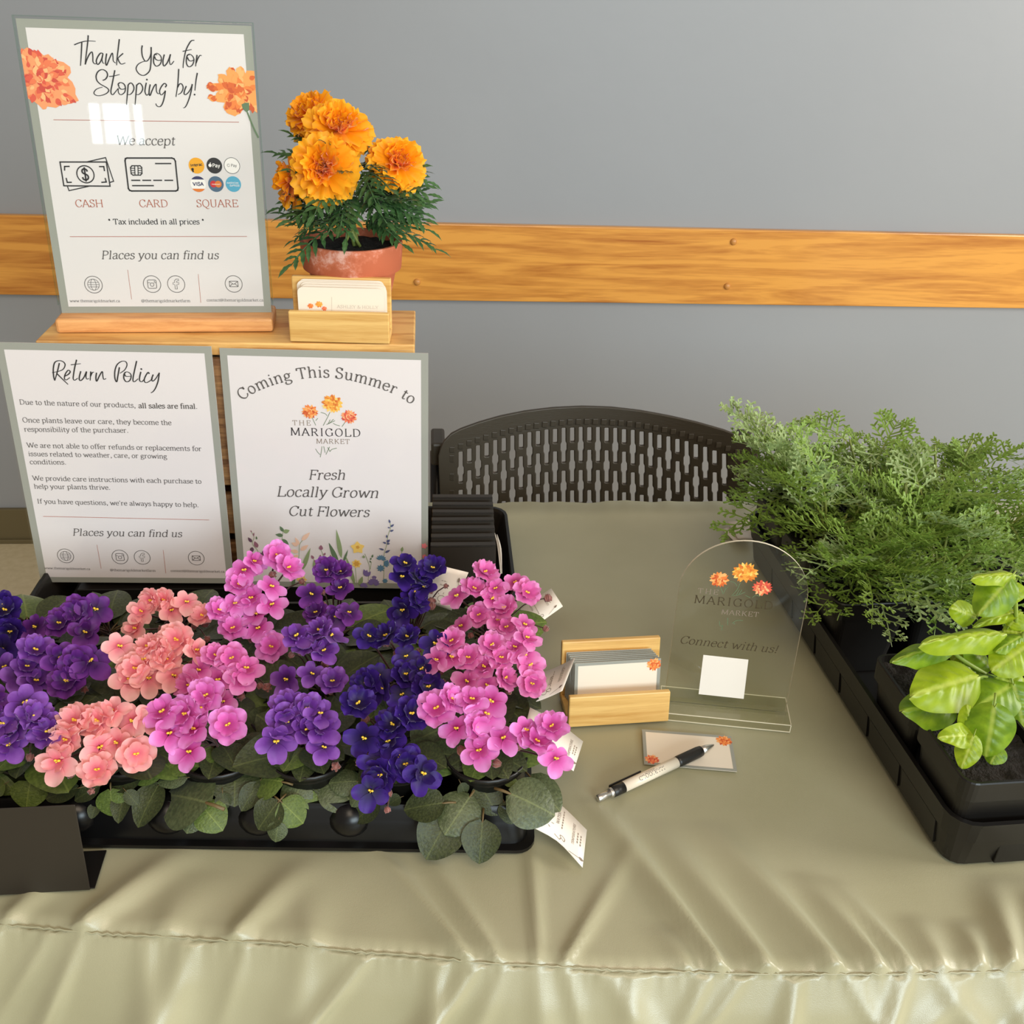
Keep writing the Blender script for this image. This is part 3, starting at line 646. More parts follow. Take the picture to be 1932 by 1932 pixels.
# cash and card drawings
E_ = crop(.19669,100,280); mb = MB(); w = .00125
def pline(mb, s, w, close=False, pl=pl):
    q = [sh.uv(*a) for a in E_(nums(s))]
    if close: q.append(q[0])
    for a, b in zip(q, q[1:]): d = (b-a).normalized()*w*.45; ribbon(mb, [a-d, b+d], w, pl)
pline(mb, '68 130 512 130 548 362 105 358', w, True); pline(mb, '330 128 505 88 582 315 550 325', w*.8); pline(mb, '140 365 155 405 340 364', w*.8)
for s in ('112 207 112 173 155 172', '448 174 488 174 494 212', '128 288 138 326 176 325', '470 325 512 322 502 288'): pline(mb, s, w)
c = sh.uv(*E_([(312,248)])[0]); circ(mb, c, .0082, w*.9, pl); write(mb, '$', [c+Vector((-.0042,-.0052)), c+Vector((.0038,-.0052))], pl, serif=False, thick=.11, thin=.11, size=.0145)
mb.build('cash_drawing', MAT['ink'], t)
mb = MB()
pline(mb, '712 92 1140 92 1162 100 1174 122 1200 380 1196 400 1178 408 755 408 736 402 724 384 692 118 696 98', w*1.15, True)
pline(mb, '985 145 1130 145', w)
for a, b in ((757,833),(863,937),(968,1042),(1075,1148)): pline(mb, '%d 306 %d 306' % (a, b), w)
pline(mb, '765 357 963 357', w); pline(mb, '758 166 836 166 852 182 854 240 840 256 768 256 752 244 744 184', w*.85, True)
pline(mb, '784 170 788 255', w*.7); pline(mb, '815 170 818 255', w*.7)
for y in (190, 212, 234): pline(mb, '748 %d 786 %d' % (y, y), w*.6); pline(mb, '818 %d 852 %d' % (y, y), w*.6)
mb.build('card_drawing', MAT['ink'], t)
for k, c in (('badge_yellow',(240,166,20)), ('badge_black',(34,32,34)), ('badge_white',(246,240,236)), ('badge_navy',(44,46,92)), ('badge_orange',(226,122,40)), ('badge_slate',(74,102,128)), ('badge_red',(206,36,40)), ('badge_sky',(84,168,200))): pmat(k, rgb(*c), .6)
R = .0077; Q = lambda x, y: sh.uv(*E_([(x,y)])[0])
def disc(mb, c, r, mi, h, a0=0, a1=2*pi, n=28): mb.add([off(h)(c+Vector((r*cos(a0+(a1-a0)*i/n), r*sin(a0+(a1-a0)*i/n)))) for i in range(n+1)], [tuple(range(n+1))], mi)
def word(mb, s, c, wd, dy, mi, th=.15, h=.0005, tilt=0, serif=False): write(mb, s, [c+Vector((-wd/2, dy-tilt)), c+Vector((wd/2, dy+tilt))], off(h), thick=th, thin=th*.8, mi=mi, serif=serif)
BM = [MAT[k] for k in ('badge_yellow','badge_black','badge_white','badge_navy','badge_orange','badge_slate','badge_red','badge_sky')]
mb = MB(); c = Q(1377,165); disc(mb, c, R, 0, .0003); word(mb, 'Interac', c, .0118, -.0004, 1, tilt=.0006); disc(mb, c+Vector((-.0042,-.0035)), .0013, 1, .0005); line(mb, c+Vector((-.0045,-.0036)), c+Vector((-.0036,-.0062)), .0016, off(.0005), 1); mb.build('payment_badge', BM, t)
mb = MB(); c = Q(1548,165); disc(mb, c, R, 1, .0003); word(mb, 'Pay', c+Vector((.0018,0)), .0078, -.0014, 2, .14); disc(mb, c+Vector((-.0042,.0002)), .0016, 2, .0005); line(mb, c+Vector((-.0041,.0020)), c+Vector((-.0034,.0029)), .0008, off(.0005), 2); mb.build('payment_badge', BM, t)
mb = MB(); c = Q(1717,165); disc(mb, c, R, 2, .0003); circ(mb, c, R, .0004, off(.0005), mi=1); word(mb, 'G Pay', c, .0098, -.0010, 1, .09); mb.build('payment_badge', BM, t)
mb = MB(); c = Q(1393,342); disc(mb, c, R, 2, .0003); disc(mb, c, R, 3, .0004, radians(36), radians(144)); disc(mb, c, R, 4, .0004, radians(216), radians(324)); word(mb, 'VISA', c, .0108, -.0015, 3, .17); mb.build('payment_badge', BM, t)
mb = MB(); c = Q(1563,342); disc(mb, c, R, 5, .0003); disc(mb, c+Vector((-.0024,0)), .0033, 6, .0004); disc(mb, c+Vector((.0024,0)), .0033, 4, .00045); word(mb, 'mastercard', c, .0085, -.0006, 2, .13); mb.build('payment_badge', BM, t)
mb = MB(); c = Q(1730,342); disc(mb, c, R, 7, .0003); word(mb, 'AMERICAN', c+Vector((-.0006,0)), .0118, .0004, 2, .12); word(mb, 'EXPRESS', c+Vector((.0012,0)), .0098, -.0022, 2, .12); mb.build('payment_badge', BM, t)
# painted carnations at the edges
def painted(cr, hull, centre, seed, pal, n, size, xlim):
    rn = random.Random(seed); H = [tuple(sh.uv(*a)) for a in cr(nums(hull))]; H = [(min(max(x, xlim[0]), xlim[1]), y) for x, y in H]
    c = sh.uv(*cr([centre])[0]); mb = MB(); poly(mb, H, off(.0003), 1)
    xs_ = [a[0] for a in H]; ys_ = [a[1] for a in H]; k = 0; L = []
    while len(L) < n:
        p = (rn.uniform(min(xs_), max(xs_)), rn.uniform(min(ys_), max(ys_)))
        if inside(p, H): L.append(p)
    L.sort(key=lambda p: -((p[0]-c[0])**2+(p[1]-c[1])**2))
    for p in L:
        a = atan2(p[1]-c[1], p[0]-c[0]) + rn.uniform(-.6,.6); ln = size*rn.uniform(.7,1.3); w_ = ln*rn.uniform(.5,.8)
        q = drop((p[0]-cos(a)*ln*.7, p[1]-sin(a)*ln*.7), a, ln, w_, 7)
        q = [(min(max(x, xlim[0]), xlim[1]), y) for x, y in q]
        k += 1; poly(mb, q, off(.00032+k*3e-6), rn.randrange(5))
        if k % 4 == 0: ribbon(mb, [Vector(z) for z in q[4:9]], .0003, off(.00032+k*3e-6+1e-6), 4)
    mb.build('printed_flower', [MAT[pal+str(i)] for i in range(5)], t)
lim = (-PAPER_W/2, PAPER_W/2)
painted(crop(.0828,0,80), '470 210 620 110 720 200 900 210 1000 300 1100 265 1250 400 1450 450 1600 560 1620 690 1540 800 1650 900 1720 1050 1720 1180 1800 1330 1600 1400 1440 1400 1280 1490 1080 1460 1050 1520 980 1530 900 1440 770 1340 640 1280 500 700', (900,850), 5, 'coral', 120, .0072, lim)
painted(crop(.0776,380,110), '110 670 240 610 430 600 400 540 420 420 520 380 620 430 600 300 680 230 780 220 830 330 930 350 920 200 960 190 1030 250 1070 370 1100 300 1230 300 1330 310 1370 1280 1250 1290 1180 1240 1150 1090 970 1150 950 1320 820 1410 690 1360 620 1330 530 1190 570 1080 400 1060 170 960 260 910 420 890 430 800 300 800 160 740', (950,760), 9, 'amber', 85, .0078, lim)
mb = MB(); q = [sh.uv(*a) for a in crop(.0776,380,110)(nums('980 1120 1060 1080 1160 1080 1170 1240 1110 1320 1010 1230'))]; poly(mb, q, off(.0008))
ribbon(mb, crspline([sh.uv(*a) for a in crop(.0776,380,110)(nums('1120 1310 1200 1520 1300 1750 1390 1930'))], 5), .0016, off(.0008)); mb.build('printed_stem', MAT['print_green'], t)
social(sh, t, (176.5,537), (287,536), (332.5,536), (441,535.7), (((241,509),(248.5,564.6)), ((374,517),(379,571))),
       (('www.themarigoldmarket.ca',(132,570),(226.7,570)), ('@themarigoldmarketfarm',(266.7,570),(359.5,570)), ('contact@themarigoldmarket.ca',(390,568.5),(497,568.5))), 0)

# ---------------------------------------------------------------- return policy sign
sh, t = sign('leaning_sign', 'white return policy sign with dense text leaning on the crate at the left', (-.3272, 1.0045, T+.0388), -.0312, .0502)
mb = MB(); mb.box(-.1098, .1098, -.0008, .0012, -.0018, .2812); mb.build('clear_pouch', MAT['laminate'], t)
mb = MB(); pl = off(.0003)
script(mb, sh, crop(.11387,90,670), '195 130 165 260 120 420|120 420 100 350 95 220 120 120 190 90 260 110 290 160 260 230 190 265 75 290|150 300 240 390 340 485|280 350 340 320 375 275 340 250 290 320 280 390 310 410 370 370|480 75 450 200 430 320 425 390 450 415 500 380|385 160 550 140|550 265 530 340 525 400 550 420 600 370 645 270 635 350 650 395 685 385|715 270 705 420|708 350 740 290 770 280|810 290 800 380 815 430 860 340 905 270 915 340 930 400 970 385|1190 200 1165 340 1145 440 1115 380 1115 260 1150 160 1220 105 1290 105 1315 160 1280 240 1200 300|1290 280 1265 320 1265 390 1305 440 1360 420 1385 350 1365 300 1310 275 1275 300|1270 310 1300 350 1385 350|1475 95 1445 230 1420 350 1415 420 1440 440 1500 390|1545 275 1525 360 1525 420 1560 440 1600 400|1553 230|1685 310 1665 285 1620 350 1600 420 1630 455 1690 430 1740 380|1750 320 1725 390 1740 430 1790 390 1850 290|1850 290 1830 430 1790 540 1750 600 1710 625', W*1.12, pl)
mb.build('title_lettering', MAT['ink'], t)
mb = MB()
for s, a, b in (('Due to the nature of our products,',(37.2,762.7),(256.6,769.1)), ('Once plants leave our care, they become the',(42.8,796.5),(324.3,801.8)), ('responsibility of the purchaser.',(46.1,813.9),(243.2,816.1)),
    ('We are not able to offer refunds or replacements for',(51.2,844),(381,850.8)), ('issues related to weather, care, or growing',(54,860),(316,865)), ('conditions.',(56.8,875.4),(125.8,876.2)),
    ('We provide care instructions with each purchase to',(62,906),(380.8,912.3)), ('help your plants thrive.',(64.9,921.5),(209,923.7)), ("If you have questions, we're always happy to help.",(70.5,949.5),(375.5,956.5))):
    write(mb, s, sh.path((a, b)), pl, thick=.10, thin=.042)
write(mb, 'all sales are final.', sh.path(((261.4,769.7),(373.2,771))), pl, thick=.14, thin=.06)
mb.build('policy_lettering', MAT['ink_grey'], t)
mb = MB(); write(mb, 'Places you can find us', sh.path(((137,1010),(343.9,1013))), pl, **ITAL); mb.build('subtitle_lettering', MAT['ink_grey'], t)
mb = MB(); line(mb, sh.uv(81.6,974), sh.uv(394.8,980.8), .0005, pl); mb.build('divider_line', MAT['ink_rust'], t)
social(sh, t, (123.8,1048.7), (226.5,1050.7), (268.4,1051.5), (370.4,1052.9), (((183,1027.7),(191,1072.5)), ((308,1037.5),(313,1081.4))),
       (('www.themarigoldmarket.ca',(83.9,1073.3),(170.5,1075.3)), ('@themarigoldmarketfarm',(207.7,1077.2),(294,1078.6)), ('contact@themarigoldmarket.ca',(322,1078.6),(424,1080.3))), 0)

# ---------------------------------------------------------------- summer flowers sign
sh, t = sign('leaning_sign', 'white summer flowers sign with a painted meadow along its foot leaning on the crate', (-.1056, .9961, T+.035), -.0471, .0768)
mb = MB(); mb.box(-.1104, .1104, -.0008, .0012, -.0018, .2816); mb.build('clear_pouch', MAT['laminate'], t)
pl = off(.0003)
mb = MB(); Dc = crop(.28986,400,640)
pth = crspline([sh.uv(*a) for a in Dc([(193,398),(300,335),(440,284),(590,255),(700,247),(830,255),(960,280),(1090,318),(1200,362),(1302,424)])], 6)
write(mb, 'Coming This Summer to', pth, pl, thick=.10, thin=.045, track=.03); mb.build('arched_lettering', MAT['ink_grey'], t)
mb = MB()
for s, a, b in (('Fresh',(582,904.4),(652,904.4)), ('Locally Grown',(521.7,936.2),(714.5,939)), ('Cut Flowers',(543.5,972.5),(697,974.8))): write(mb, s, sh.path((a, b)), pl, **ITAL)
mb.build('subtitle_lettering', MAT['ink_grey'], t)
r_logo = (.0092, .0117, .0090); Lc = crop(.09317,540,720)
tr = lambda s, cr: '|'.join(' '.join('%.2f %.2f' % q for q in cr(nums(k))) for k in s.split('|'))
STEMS = '505 680 555 790 600 885|885 620 840 720 750 890|1195 820 1130 910|815 870 900 830 990 790|850 860 890 770|870 850 960 760|1085 895 1000 870 950 840|725 1310 710 1430 690 1530|760 1310 790 1440|880 1320 805 1475|1025 1345 930 1370 890 1410|840 1330 890 1420|595 1360 640 1430 690 1480|700 620 790 650 830 690|600 790 640 740'
logo(sh, t, Lc([(480,605),(930,445),(1275,710)]), ('THE',(552,802),(586.6,802.5)), ('MARIGOLD',(548,821),(681,824)), ('MARKET',(596.8,836.5),(660,837.4)), tr(STEMS, Lc), names=('amber','gold','coral'), seed=21)
MEAD = ['print_green','print_leaf','print_mauve','print_plum','print_peach','print_yellow','print_blue','print_navy','print_violet','print_rose','print_ochre']
mb = MB(); kk = 0
def leafs(cr, s):
    global kk
    for e in s.split('|'):
        bx, by, tx, ty, wd, ci = [float(a) for a in e.split()]
        a, b = [sh.uv(*q) for q in cr([(bx,by),(tx,ty)])]; d = b-a; kk += 1
        poly(mb, drop(a, atan2(d.y, d.x), d.length, wd*.10352/1880, 8), off(.0003+kk*4e-6), int(ci))
def petals(cr, x, y, r, n, ci, a0=0, a1=360, wd=.8):
    global kk
    c = sh.uv(*cr([(x,y)])[0]); r *= .10352/1880
    for i in range(n): kk += 1; a = radians(a0+(a1-a0)*i/n); poly(mb, drop(c, a, r, r*wd, 8), off(.0003+kk*4e-6), ci)
def stem(cr, s, ci, w=.0006):
    for e in s.split('|'):
        q = [sh.uv(*a) for a in cr(nums(e))]; ribbon(mb, crspline(q, 4) if len(q) > 2 else q, w, off(.0003), ci)
Fc = crop(.10352,440,970); Gc = crop(.10352,620,970)
stem(Fc, '905 330 890 470 900 620 890 900|330 310 380 420 350 540 440 650 480 760 560 1000|1270 470 1210 560 1200 750 1180 1000|1600 650 1640 760 1630 920 1640 1200|1460 820 1530 900 1640 930', 1)
leafs(Fc, '915 320 850 215 70 0|915 330 1030 290 95 1|910 390 770 370 85 0|890 560 710 590 110 0|900 450 1020 600 100 0|340 510 270 420 70 3|440 610 390 490 90 2|350 600 330 710 80 3|520 760 450 690 90 3|370 400 380 330 30 2|335 330 320 290 25 2|430 460 420 400 35 0|600 700 600 640 30 3|560 800 540 660 90 3|1180 570 1060 520 90 4|1200 560 1130 420 70 4|1250 480 1400 330 90 4|1230 660 1370 560 90 4|1190 690 1040 660 90 4|1190 750 1090 790 70 4|1260 1020 1410 610 90 1|1490 1030 1470 830 75 1|1080 1330 1130 1080 70 0|1890 880 1740 520 80 0|1600 655 1600 560 85 2|1465 815 1425 745 60 2|1650 750 1685 700 45 2|1590 800 1590 735 45 2|1790 840 1770 735 65 2|1735 860 1715 795 60 2|1510 880 1480 830 50 2')
petals(Fc, 1250, 1190, 110, 6, 5); petals(Fc, 1250, 1190, 40, 5, 10)
stem(Gc, '660 720 720 870 750 990 720 1200|490 980 510 1290|1110 130 1130 240 1080 400 1060 560 1010 740 1010 1000 1000 1250|780 870 760 1000|1350 650 1310 760 1250 860', 1)
leafs(Gc, '180 900 10 520 90 0|235 800 140 270 95 1|260 900 355 640 50 0|480 1280 310 750 90 1|560 1290 620 1130 90 1|1120 160 1100 90 40 7|1130 230 1195 180 45 7|1120 250 1075 235 30 7|1120 310 1190 285 45 7|1060 430 1060 370 35 7|1060 510 1120 460 60 7|1050 530 985 505 40 7|1060 540 1120 530 45 7|1010 650 915 620 40 7|1030 700 1125 650 50 7|640 800 640 745 60 1|790 790 810 730 40 0|760 830 780 790 35 0|770 880 750 840 35 0|1330 680 1350 590 60 1|1270 880 1170 890 60 4|1290 820 1310 720 60 4|690 1130 640 1000 90 8|690 1130 770 1040 80 8|680 1130 700 1010 80 8')
petals(Gc, 530, 610, 150, 5, 5, 20, 380); petals(Gc, 530, 600, 45, 5, 10); petals(Gc, 510, 900, 105, 7, 5); petals(Gc, 510, 900, 70, 6, 10)
petals(Gc, 960, 820, 110, 7, 6, 0, 190, .5); petals(Gc, 1010, 890, 120, 5, 6, -50, 60, .5); petals(Gc, 950, 980, 90, 8, 6, wd=.5); petals(Gc, 1030, 1210, 60, 6, 6)
petals(Gc, 820, 1260, 130, 8, 8, 0, 190); petals(Gc, 640, 1310, 90, 6, 8, 0, 180); petals(Gc, 830, 1160, 60, 5, 8, 30, 170)
for y, r in ((575,70),(765,55),(930,70)): petals(Gc, 1745, y, r, 5, 9)
mb.build('printed_meadow', [MAT[k] for k in MEAD], t)

# ---------------------------------------------------------------- wooden crate carrying the display
CX0, CX1, CY0, CY1 = -.397, -.011, 1.0265, 1.145
cr_ = thing('wooden_crate', 'pale wooden slatted crate standing in a black tray, carrying the signs and marigold', 'crate', (0,0,0))
mb = MB(); mb.box(CX0, CX1, CY0, CY1, T+CZ-.014, T+CZ); mb.build('top_board', MAT['pine'], cr_, bevel=.0015)
for z0, z1 in ((.152,.300), (.090,.140), (.012,.078)):
    mb = MB(); mb.box(CX0+.002, CX1-.002, CY0, CY0+.009, T+z0, T+z1); mb.build('slat', MAT['crate_slat'], cr_, bevel=.001)
mb = MB(); mb.box(CX0+.002, CX1-.002, CY0-.026, CY0+.006, T+.012, T+.0325); mb.build('bottom_rail', MAT['black_plastic'], cr_, bevel=.001)
for x0, x1 in ((CX0+.002, CX0+.014), (CX1-.014, CX1-.002)):
    mb = MB(); mb.box(x0, x1, CY0+.010, CY1-.010, T+.012, T+CZ-.0145); mb.build('end_board', MAT['pine'], cr_, bevel=.001)
mb = MB(); mb.box(CX0+.002, CX1-.002, CY1-.0095, CY1-.0005, T+.012, T+CZ-.0145); mb.build('back_board', MAT['pine'], cr_)

# ---------------------------------------------------------------- nursery trays
def open_tray(name, label, M, L, D, H, draft=.012, lip=.008, ribs=0, notch=False, mat='black_plastic', group=None):
    """Shallow moulded tray, open on top; local origin at the front-left bottom corner."""
    t = thing(name, label, 'tray', M=M, group=group)
    def ringpts(x0, x1, y0, y1, r, z, n=5):
        out = []
        for cx, cy, a0 in ((x1-r, y1-r, 0), (x0+r, y1-r, pi/2), (x0+r, y0+r, pi), (x1-r, y0+r, 1.5*pi)):
            for i in range(n): a = a0+pi/2*i/(n-1); out.append((cx+r*cos(a), cy+r*sin(a), z))
        return out
    d = draft
    prof = [(d, .0), (d*.45, H*.55), (d*.45-.0018, H*.56), (.0, H-.004), (-lip*.3, H-.003), (-lip*.35, H), (.0015, H), (.003, H-.004), (d*.5+.002, H*.5), (d+.0015, .003)]
    mb = MB(); R = []
    for ins, z in prof: R.append(ringpts(ins, L-ins, ins, D-ins, max(.022-ins*.6, .008), z))
    n = len(R[0]); vs = [p for r in R for p in r]; fs = [(j*n+i, j*n+(i+1)%n, (j+1)*n+(i+1)%n, (j+1)*n+i) for j in range(len(R)-1) for i in range(n)]
    fs.append(tuple(range(n))[::-1]); fs.append(tuple((len(R)-1)*n+i for i in range(n)))
    mb.add(vs, fs); mb.build('tray_body', MAT[mat], t, False)
    if ribs:                                      # raised wall panels with grooves between them
        for k in range(ribs):
            y0, y1 = .03+(D-.06)*k/ribs+.003, .03+(D-.06)*(k+1)/ribs-.003
            for x0, sgn in ((0, 1), (L, -1)):
                mb = MB(); A = d*.85; Bq = d*.5
                q = [(x0+sgn*(A-.0002), .004), (x0+sgn*(Bq-.0004), H*.53), (x0+sgn*(Bq+.002), H*.53), (x0+sgn*(A+.002), .004)]
                mb.add([(x-sgn*.0010*(i < 2), y, z) for y in (y0, y1) for i, (x, z) in enumerate(q)], [(0,1,2,3),(7,6,5,4),(0,4,5,1),(1,5,6,2),(2,6,7,3),(3,7,4,0)])
                mb.build('wall_panel', MAT[mat], t)
        for x0, x1 in ((.05,.085),(.105,.17),(.19,.225)):
            mb = MB(); mb.box(x0, x1, d*.7-.0012, d*.7+.003, .003, H*.5); mb.build('wall_panel', MAT[mat], t, bevel=.0008)
    return t
# rear tray in which the crate stands
open_tray('plant_tray', 'empty black plant tray under the wooden crate, behind the violets', Matrix.Translation((-.428, .946, T+.0025)) @ Matrix.Rotation(-.012, 4, 'Z'), .528, .222, .048, lip=.006)
# herb tray on the right
HX, HY = .4385, .582
HROT = .044
open_tray('plant_tray', 'deep black plant tray with ribbed sides holding the herb pots, on the right', Matrix.Translation((HX, HY, T+.0035)) @ Matrix.Rotation(HROT, 4, 'Z'), .278, .545, .058, draft=.010, ribs=7)
# violet tray: moulded deck with pot wells and round bosses along its edges
VM = Matrix.Translation((.0905, .6227, T+.003)) @ Matrix.Rotation(-.06, 4, 'Z')      # local: x runs left from 0 to -.54, y back to .275
COLS = [-.042, -.119, -.196, -.273, -.350, -.427, -.504]; ROWS = [.052, .137, .222]
vt = thing('plant_tray', 'black moulded carry tray filled with rows of african violets', 'tray', M=VM)
mb = MB(); L_, D_, H_ = .545, .277, .042
def rr(x0, x1, y0, y1, r, z, n=6):
    out = []
    for cx, cy, a0 in ((x1-r, y1-r, 0), (x0+r, y1-r, pi/2), (x0+r, y0+r, pi), (x1-r, y0+r, 1.5*pi)):
        for i in range(n): a = a0+pi/2*i/(n-1); out.append((cx+r*cos(a), cy+r*sin(a), z))
    return out
R = [rr(-L_-.002, .002, -.002, D_+.002, .016, 0), rr(-L_-.002, .002, -.002, D_+.002, .016, .0035), rr(-L_+.004, -.004, .004, D_-.004, .016, .005), rr(-L_+.007, -.007, .007, D_-.007, .016, .026), rr(-L_+.008, -.008, .008, D_-.008, .016, .0275), rr(-L_+.009, -.009, .009, D_-.009, .016, H_-.005), rr(-L_+.012, -.012, .012, D_-.012, .014, H_-.001), rr(-L_+.0165, -.0165, .0165, D_-.0165, .012, H_-.0015), rr(-L_+.018, -.018, .018, D_-.018, .012, .006), rr(-L_+.02, -.02, .02, D_-.02, .012, .004)]
n = len(R[0]); vs = [p for r in R for p in r]; fs = [(j*n+i, j*n+(i+1)%n, (j+1)*n+(i+1)%n, (j+1)*n+i) for j in range(len(R)-1) for i in range(n)]; fs.append(tuple((len(R)-1)*n+i for i in range(n)))
mb.add(vs, fs); mb.build('tray_body', MAT['black_gloss'], vt, True).modifiers.new('e', 'EDGE_SPLIT').split_angle = radians(50)
for i in range(6):                                                       # bosses between the wells
    for y in (.0135, D_-.0135):
        mb = MB(); x = (COLS[i]+COLS[i+1])/2
        mb.ball((0, 0, 0), .0195, 20, 12, sc=(1, .95, .92)); o = mb.build('boss', MAT['black_gloss'], vt, True); o.location = (x, y+(.003 if y < .1 else -.003), H_-.0185)
# stack of black sign panels filed upright in the rear tray
p0 = atz(930, 944, .102); p1 = atz(941, 1092, .100); NP = 10
panels = None
for i in range(NP):
    f = i/(NP-1); p = p0.lerp(p1, f)
    if p.y < .965: break
    M = Matrix.Translation((p.x-.052, p.y, T+.0075)) @ Matrix.Rotation(.0 + random.uniform(-.02,.02), 4, 'Z') @ Matrix.Rotation(-.10, 4, 'X')
    mb = MB()
    mb.box(-.021, .052, -.0012, .0012, .002, .0945); mb.box(-.021, .052, -.0012, .010, .0925, .0945)
    o = mb.build('price_sign', MAT['black_panel'], None, bevel=.0006); o.matrix_world = M
    tag(o, 'blank black price sign filed upright in the stack beside the summer flowers sign', 'sign', 'black price signs filed in the rear tray')

# ---------------------------------------------------------------- card holders
def holder(label, M, w, h_front, h_back, depth, lean):
    t = thing('card_holder', label, 'card holder', M=M)
    mb = MB(); mb.box(-w/2, w/2, 0, depth, 0, .007); mb.build('base', MAT['bamboo'], t, bevel=.0012)
    Lm = Matrix.Rotation(-lean, 4, 'X')
    mb = MB(); mb.box(-w/2, w/2, -.0065, 0, -.0, h_front, M=Matrix.Translation((0, -.0002, .0005)) @ Lm); mb.build('front_board', MAT['bamboo'], t, bevel=.0012)
    mb = MB(); mb.box(-w/2, w/2, 0, .0065, 0, h_back, M=Matrix.Translation((0, depth+.0002, .0005)) @ Lm); mb.build('back_board', MAT['bamboo'], t, bevel=.0012)
    return t
def rcard(w, h, r, th):
    """card outline extruded; x across, z up, front face at y=0"""
    pts = []
    for cx, cz, a0 in ((w/2-r, h-r, 0), (-w/2+r, h-r, pi/2), (-w/2+r, r, pi), (w/2-r, r, 1.5*pi)):
        for i in range(6 if r > .0005 else 1): a = a0+pi/2*i/5; pts.append((cx+r*cos(a), cz+r*sin(a)))
    mb = MB(); n = len(pts)
    mb.add([(x, 0, z) for x, z in pts]+[(x, th, z) for x, z in pts], [tuple(range(n)), tuple(range(2*n-1, n-1, -1))]+[(i, i+n, (i+1)%n+n, (i+1)%n) for i in range(n)])
    return mb
# on the crate
HM = Matrix.Translation((-.0885, 1.0325, T+CZ+.0008)) @ Matrix.Rotation(-.045, 4, 'Z')
holder('bamboo card holder full of business cards on the crate before the terracotta pot', HM, .1035, .0325, .0600, .026, .0)
cm = rcard(.0889, .0508, .006, .0004)
for k, (dx, dz, dy) in enumerate(((-.0015, .0035, .0238), (.0005, .0055, .0228), (-.001, .0045, .0200), (.003, .0038, .0170), (.004, .0025, .0125), (.0015, .0015, .0060))):
    M = HM @ Matrix.Translation((dx, dy, .0072+dz*.9-.0040)) @ Matrix.Rotation(-.0, 4, 'X')
    o = thing('business_card', '', 'business card', M=M, group='business cards in the upper holder'); me = cm.mesh('card_face', MAT['card_cream']); inst('card_sheet', me, o)
    if k == 5:
        o['label'] = 'front business card printed with names and a small marigold, in the upper bamboo holder'; del o['group']
        Sh = Sheet(M.translation, -.045, 0)
        mb = MB(); write(mb, 'ASHLEY & HOLLY', Sh.path(((636,581),(714,583))), off(.0003), thick=.06, thin=.02, track=.04); mb.build('name_lettering', MAT['ink_faint'], o)
        mb = MB(); line(mb, Sh.uv(626,560), Sh.uv(626,600), .0003, off(.0003)); mb.build('divider_line', MAT['ink_faint'], o)
        for (x, y), r, pal in (((602,574),.0042,'gold'), ((586,577),.0034,'amber'), ((612,582),.003,'coral')):
            mb = MB(); bloom(mb, Sh.uv(x,y), r, .0003, 4, rings=((1,9),(.6,7))); mb.build('printed_flower', [MAT[pal+str(i)] for i in range(5)], o)
    else: o['label'] = 'plain cream business card with rounded corners behind the printed one in the upper holder'
# on the table
FM = Matrix.Translation((.1925, .7895, T+.0035)) @ Matrix.Rotation(.06, 4, 'Z')
holder('bamboo card holder with note cards on the tablecloth beside the clear arched sign', FM, .1035, .0340, .066, .0385, .16)
def note_card(M, label, flowers, group=None, w=.0889, h=.0508):
    o = thing('note_card', label, 'card', M=M, group=group)
    rcard(w, h, .0004, .0004).build('card_sheet', MAT['card_cream'], o)
    mb = MB(); b = .0034; e = -.0001
    for x0, x1, z0, z1 in ((-w/2, -w/2+b, 0, h), (w/2-b, w/2, 0, h), (-w/2+b, w/2-b, h-b, h), (-w/2+b, w/2-b, 0, b)): mb.add([(x0,e,z0),(x1,e,z0),(x1,e,z1),(x0,e,z1)], [(0,1,2,3)])
    mb.build('printed_border', MAT['sage_print'], o)
    for (x, z), r, pal in flowers:
        mb = MB(); bloom(mb, (x, z), r, .0002, 8, rings=((1,13),(.7,10),(.45,7),(.25,4)), squash=.9, xmin=-w/2, xmax=w/2); mb.build('printed_flower', [MAT[pal+str(i)] for i in range(5)], o)
    return o
for k in range(7):
    y = .0335-.0030*k
    M = FM @ Matrix.Translation((.006*(k/6.)-.004, y, .0078)) @ Matrix.Rotation(-.17, 4, 'X') @ Matrix.Rotation(random.uniform(-.008,.008), 4, 'Y')
    if k == 6: note_card(M, 'front note card with an orange flower corner in the lower bamboo holder', (((.0375,.0445),.0082,'amber'),), w=.0889)
    else: note_card(M, 'sage edged note card stacked behind the front one in the lower bamboo holder', (), 'note cards in the lower holder')
Mc = Matrix.Translation((.2555, .7441, T+.0042)) @ Matrix.Rotation(-.1493, 4, 'Z') @ Matrix.Rotation(-pi/2, 4, 'X') @ Matrix.Translation((0, 0, -.0254))
note_card(Mc, 'loose note card with two orange corner flowers lying under the pen', (((.0365,.0430),.0085,'amber'), ((-.0365,.0078),.0075,'coral')))

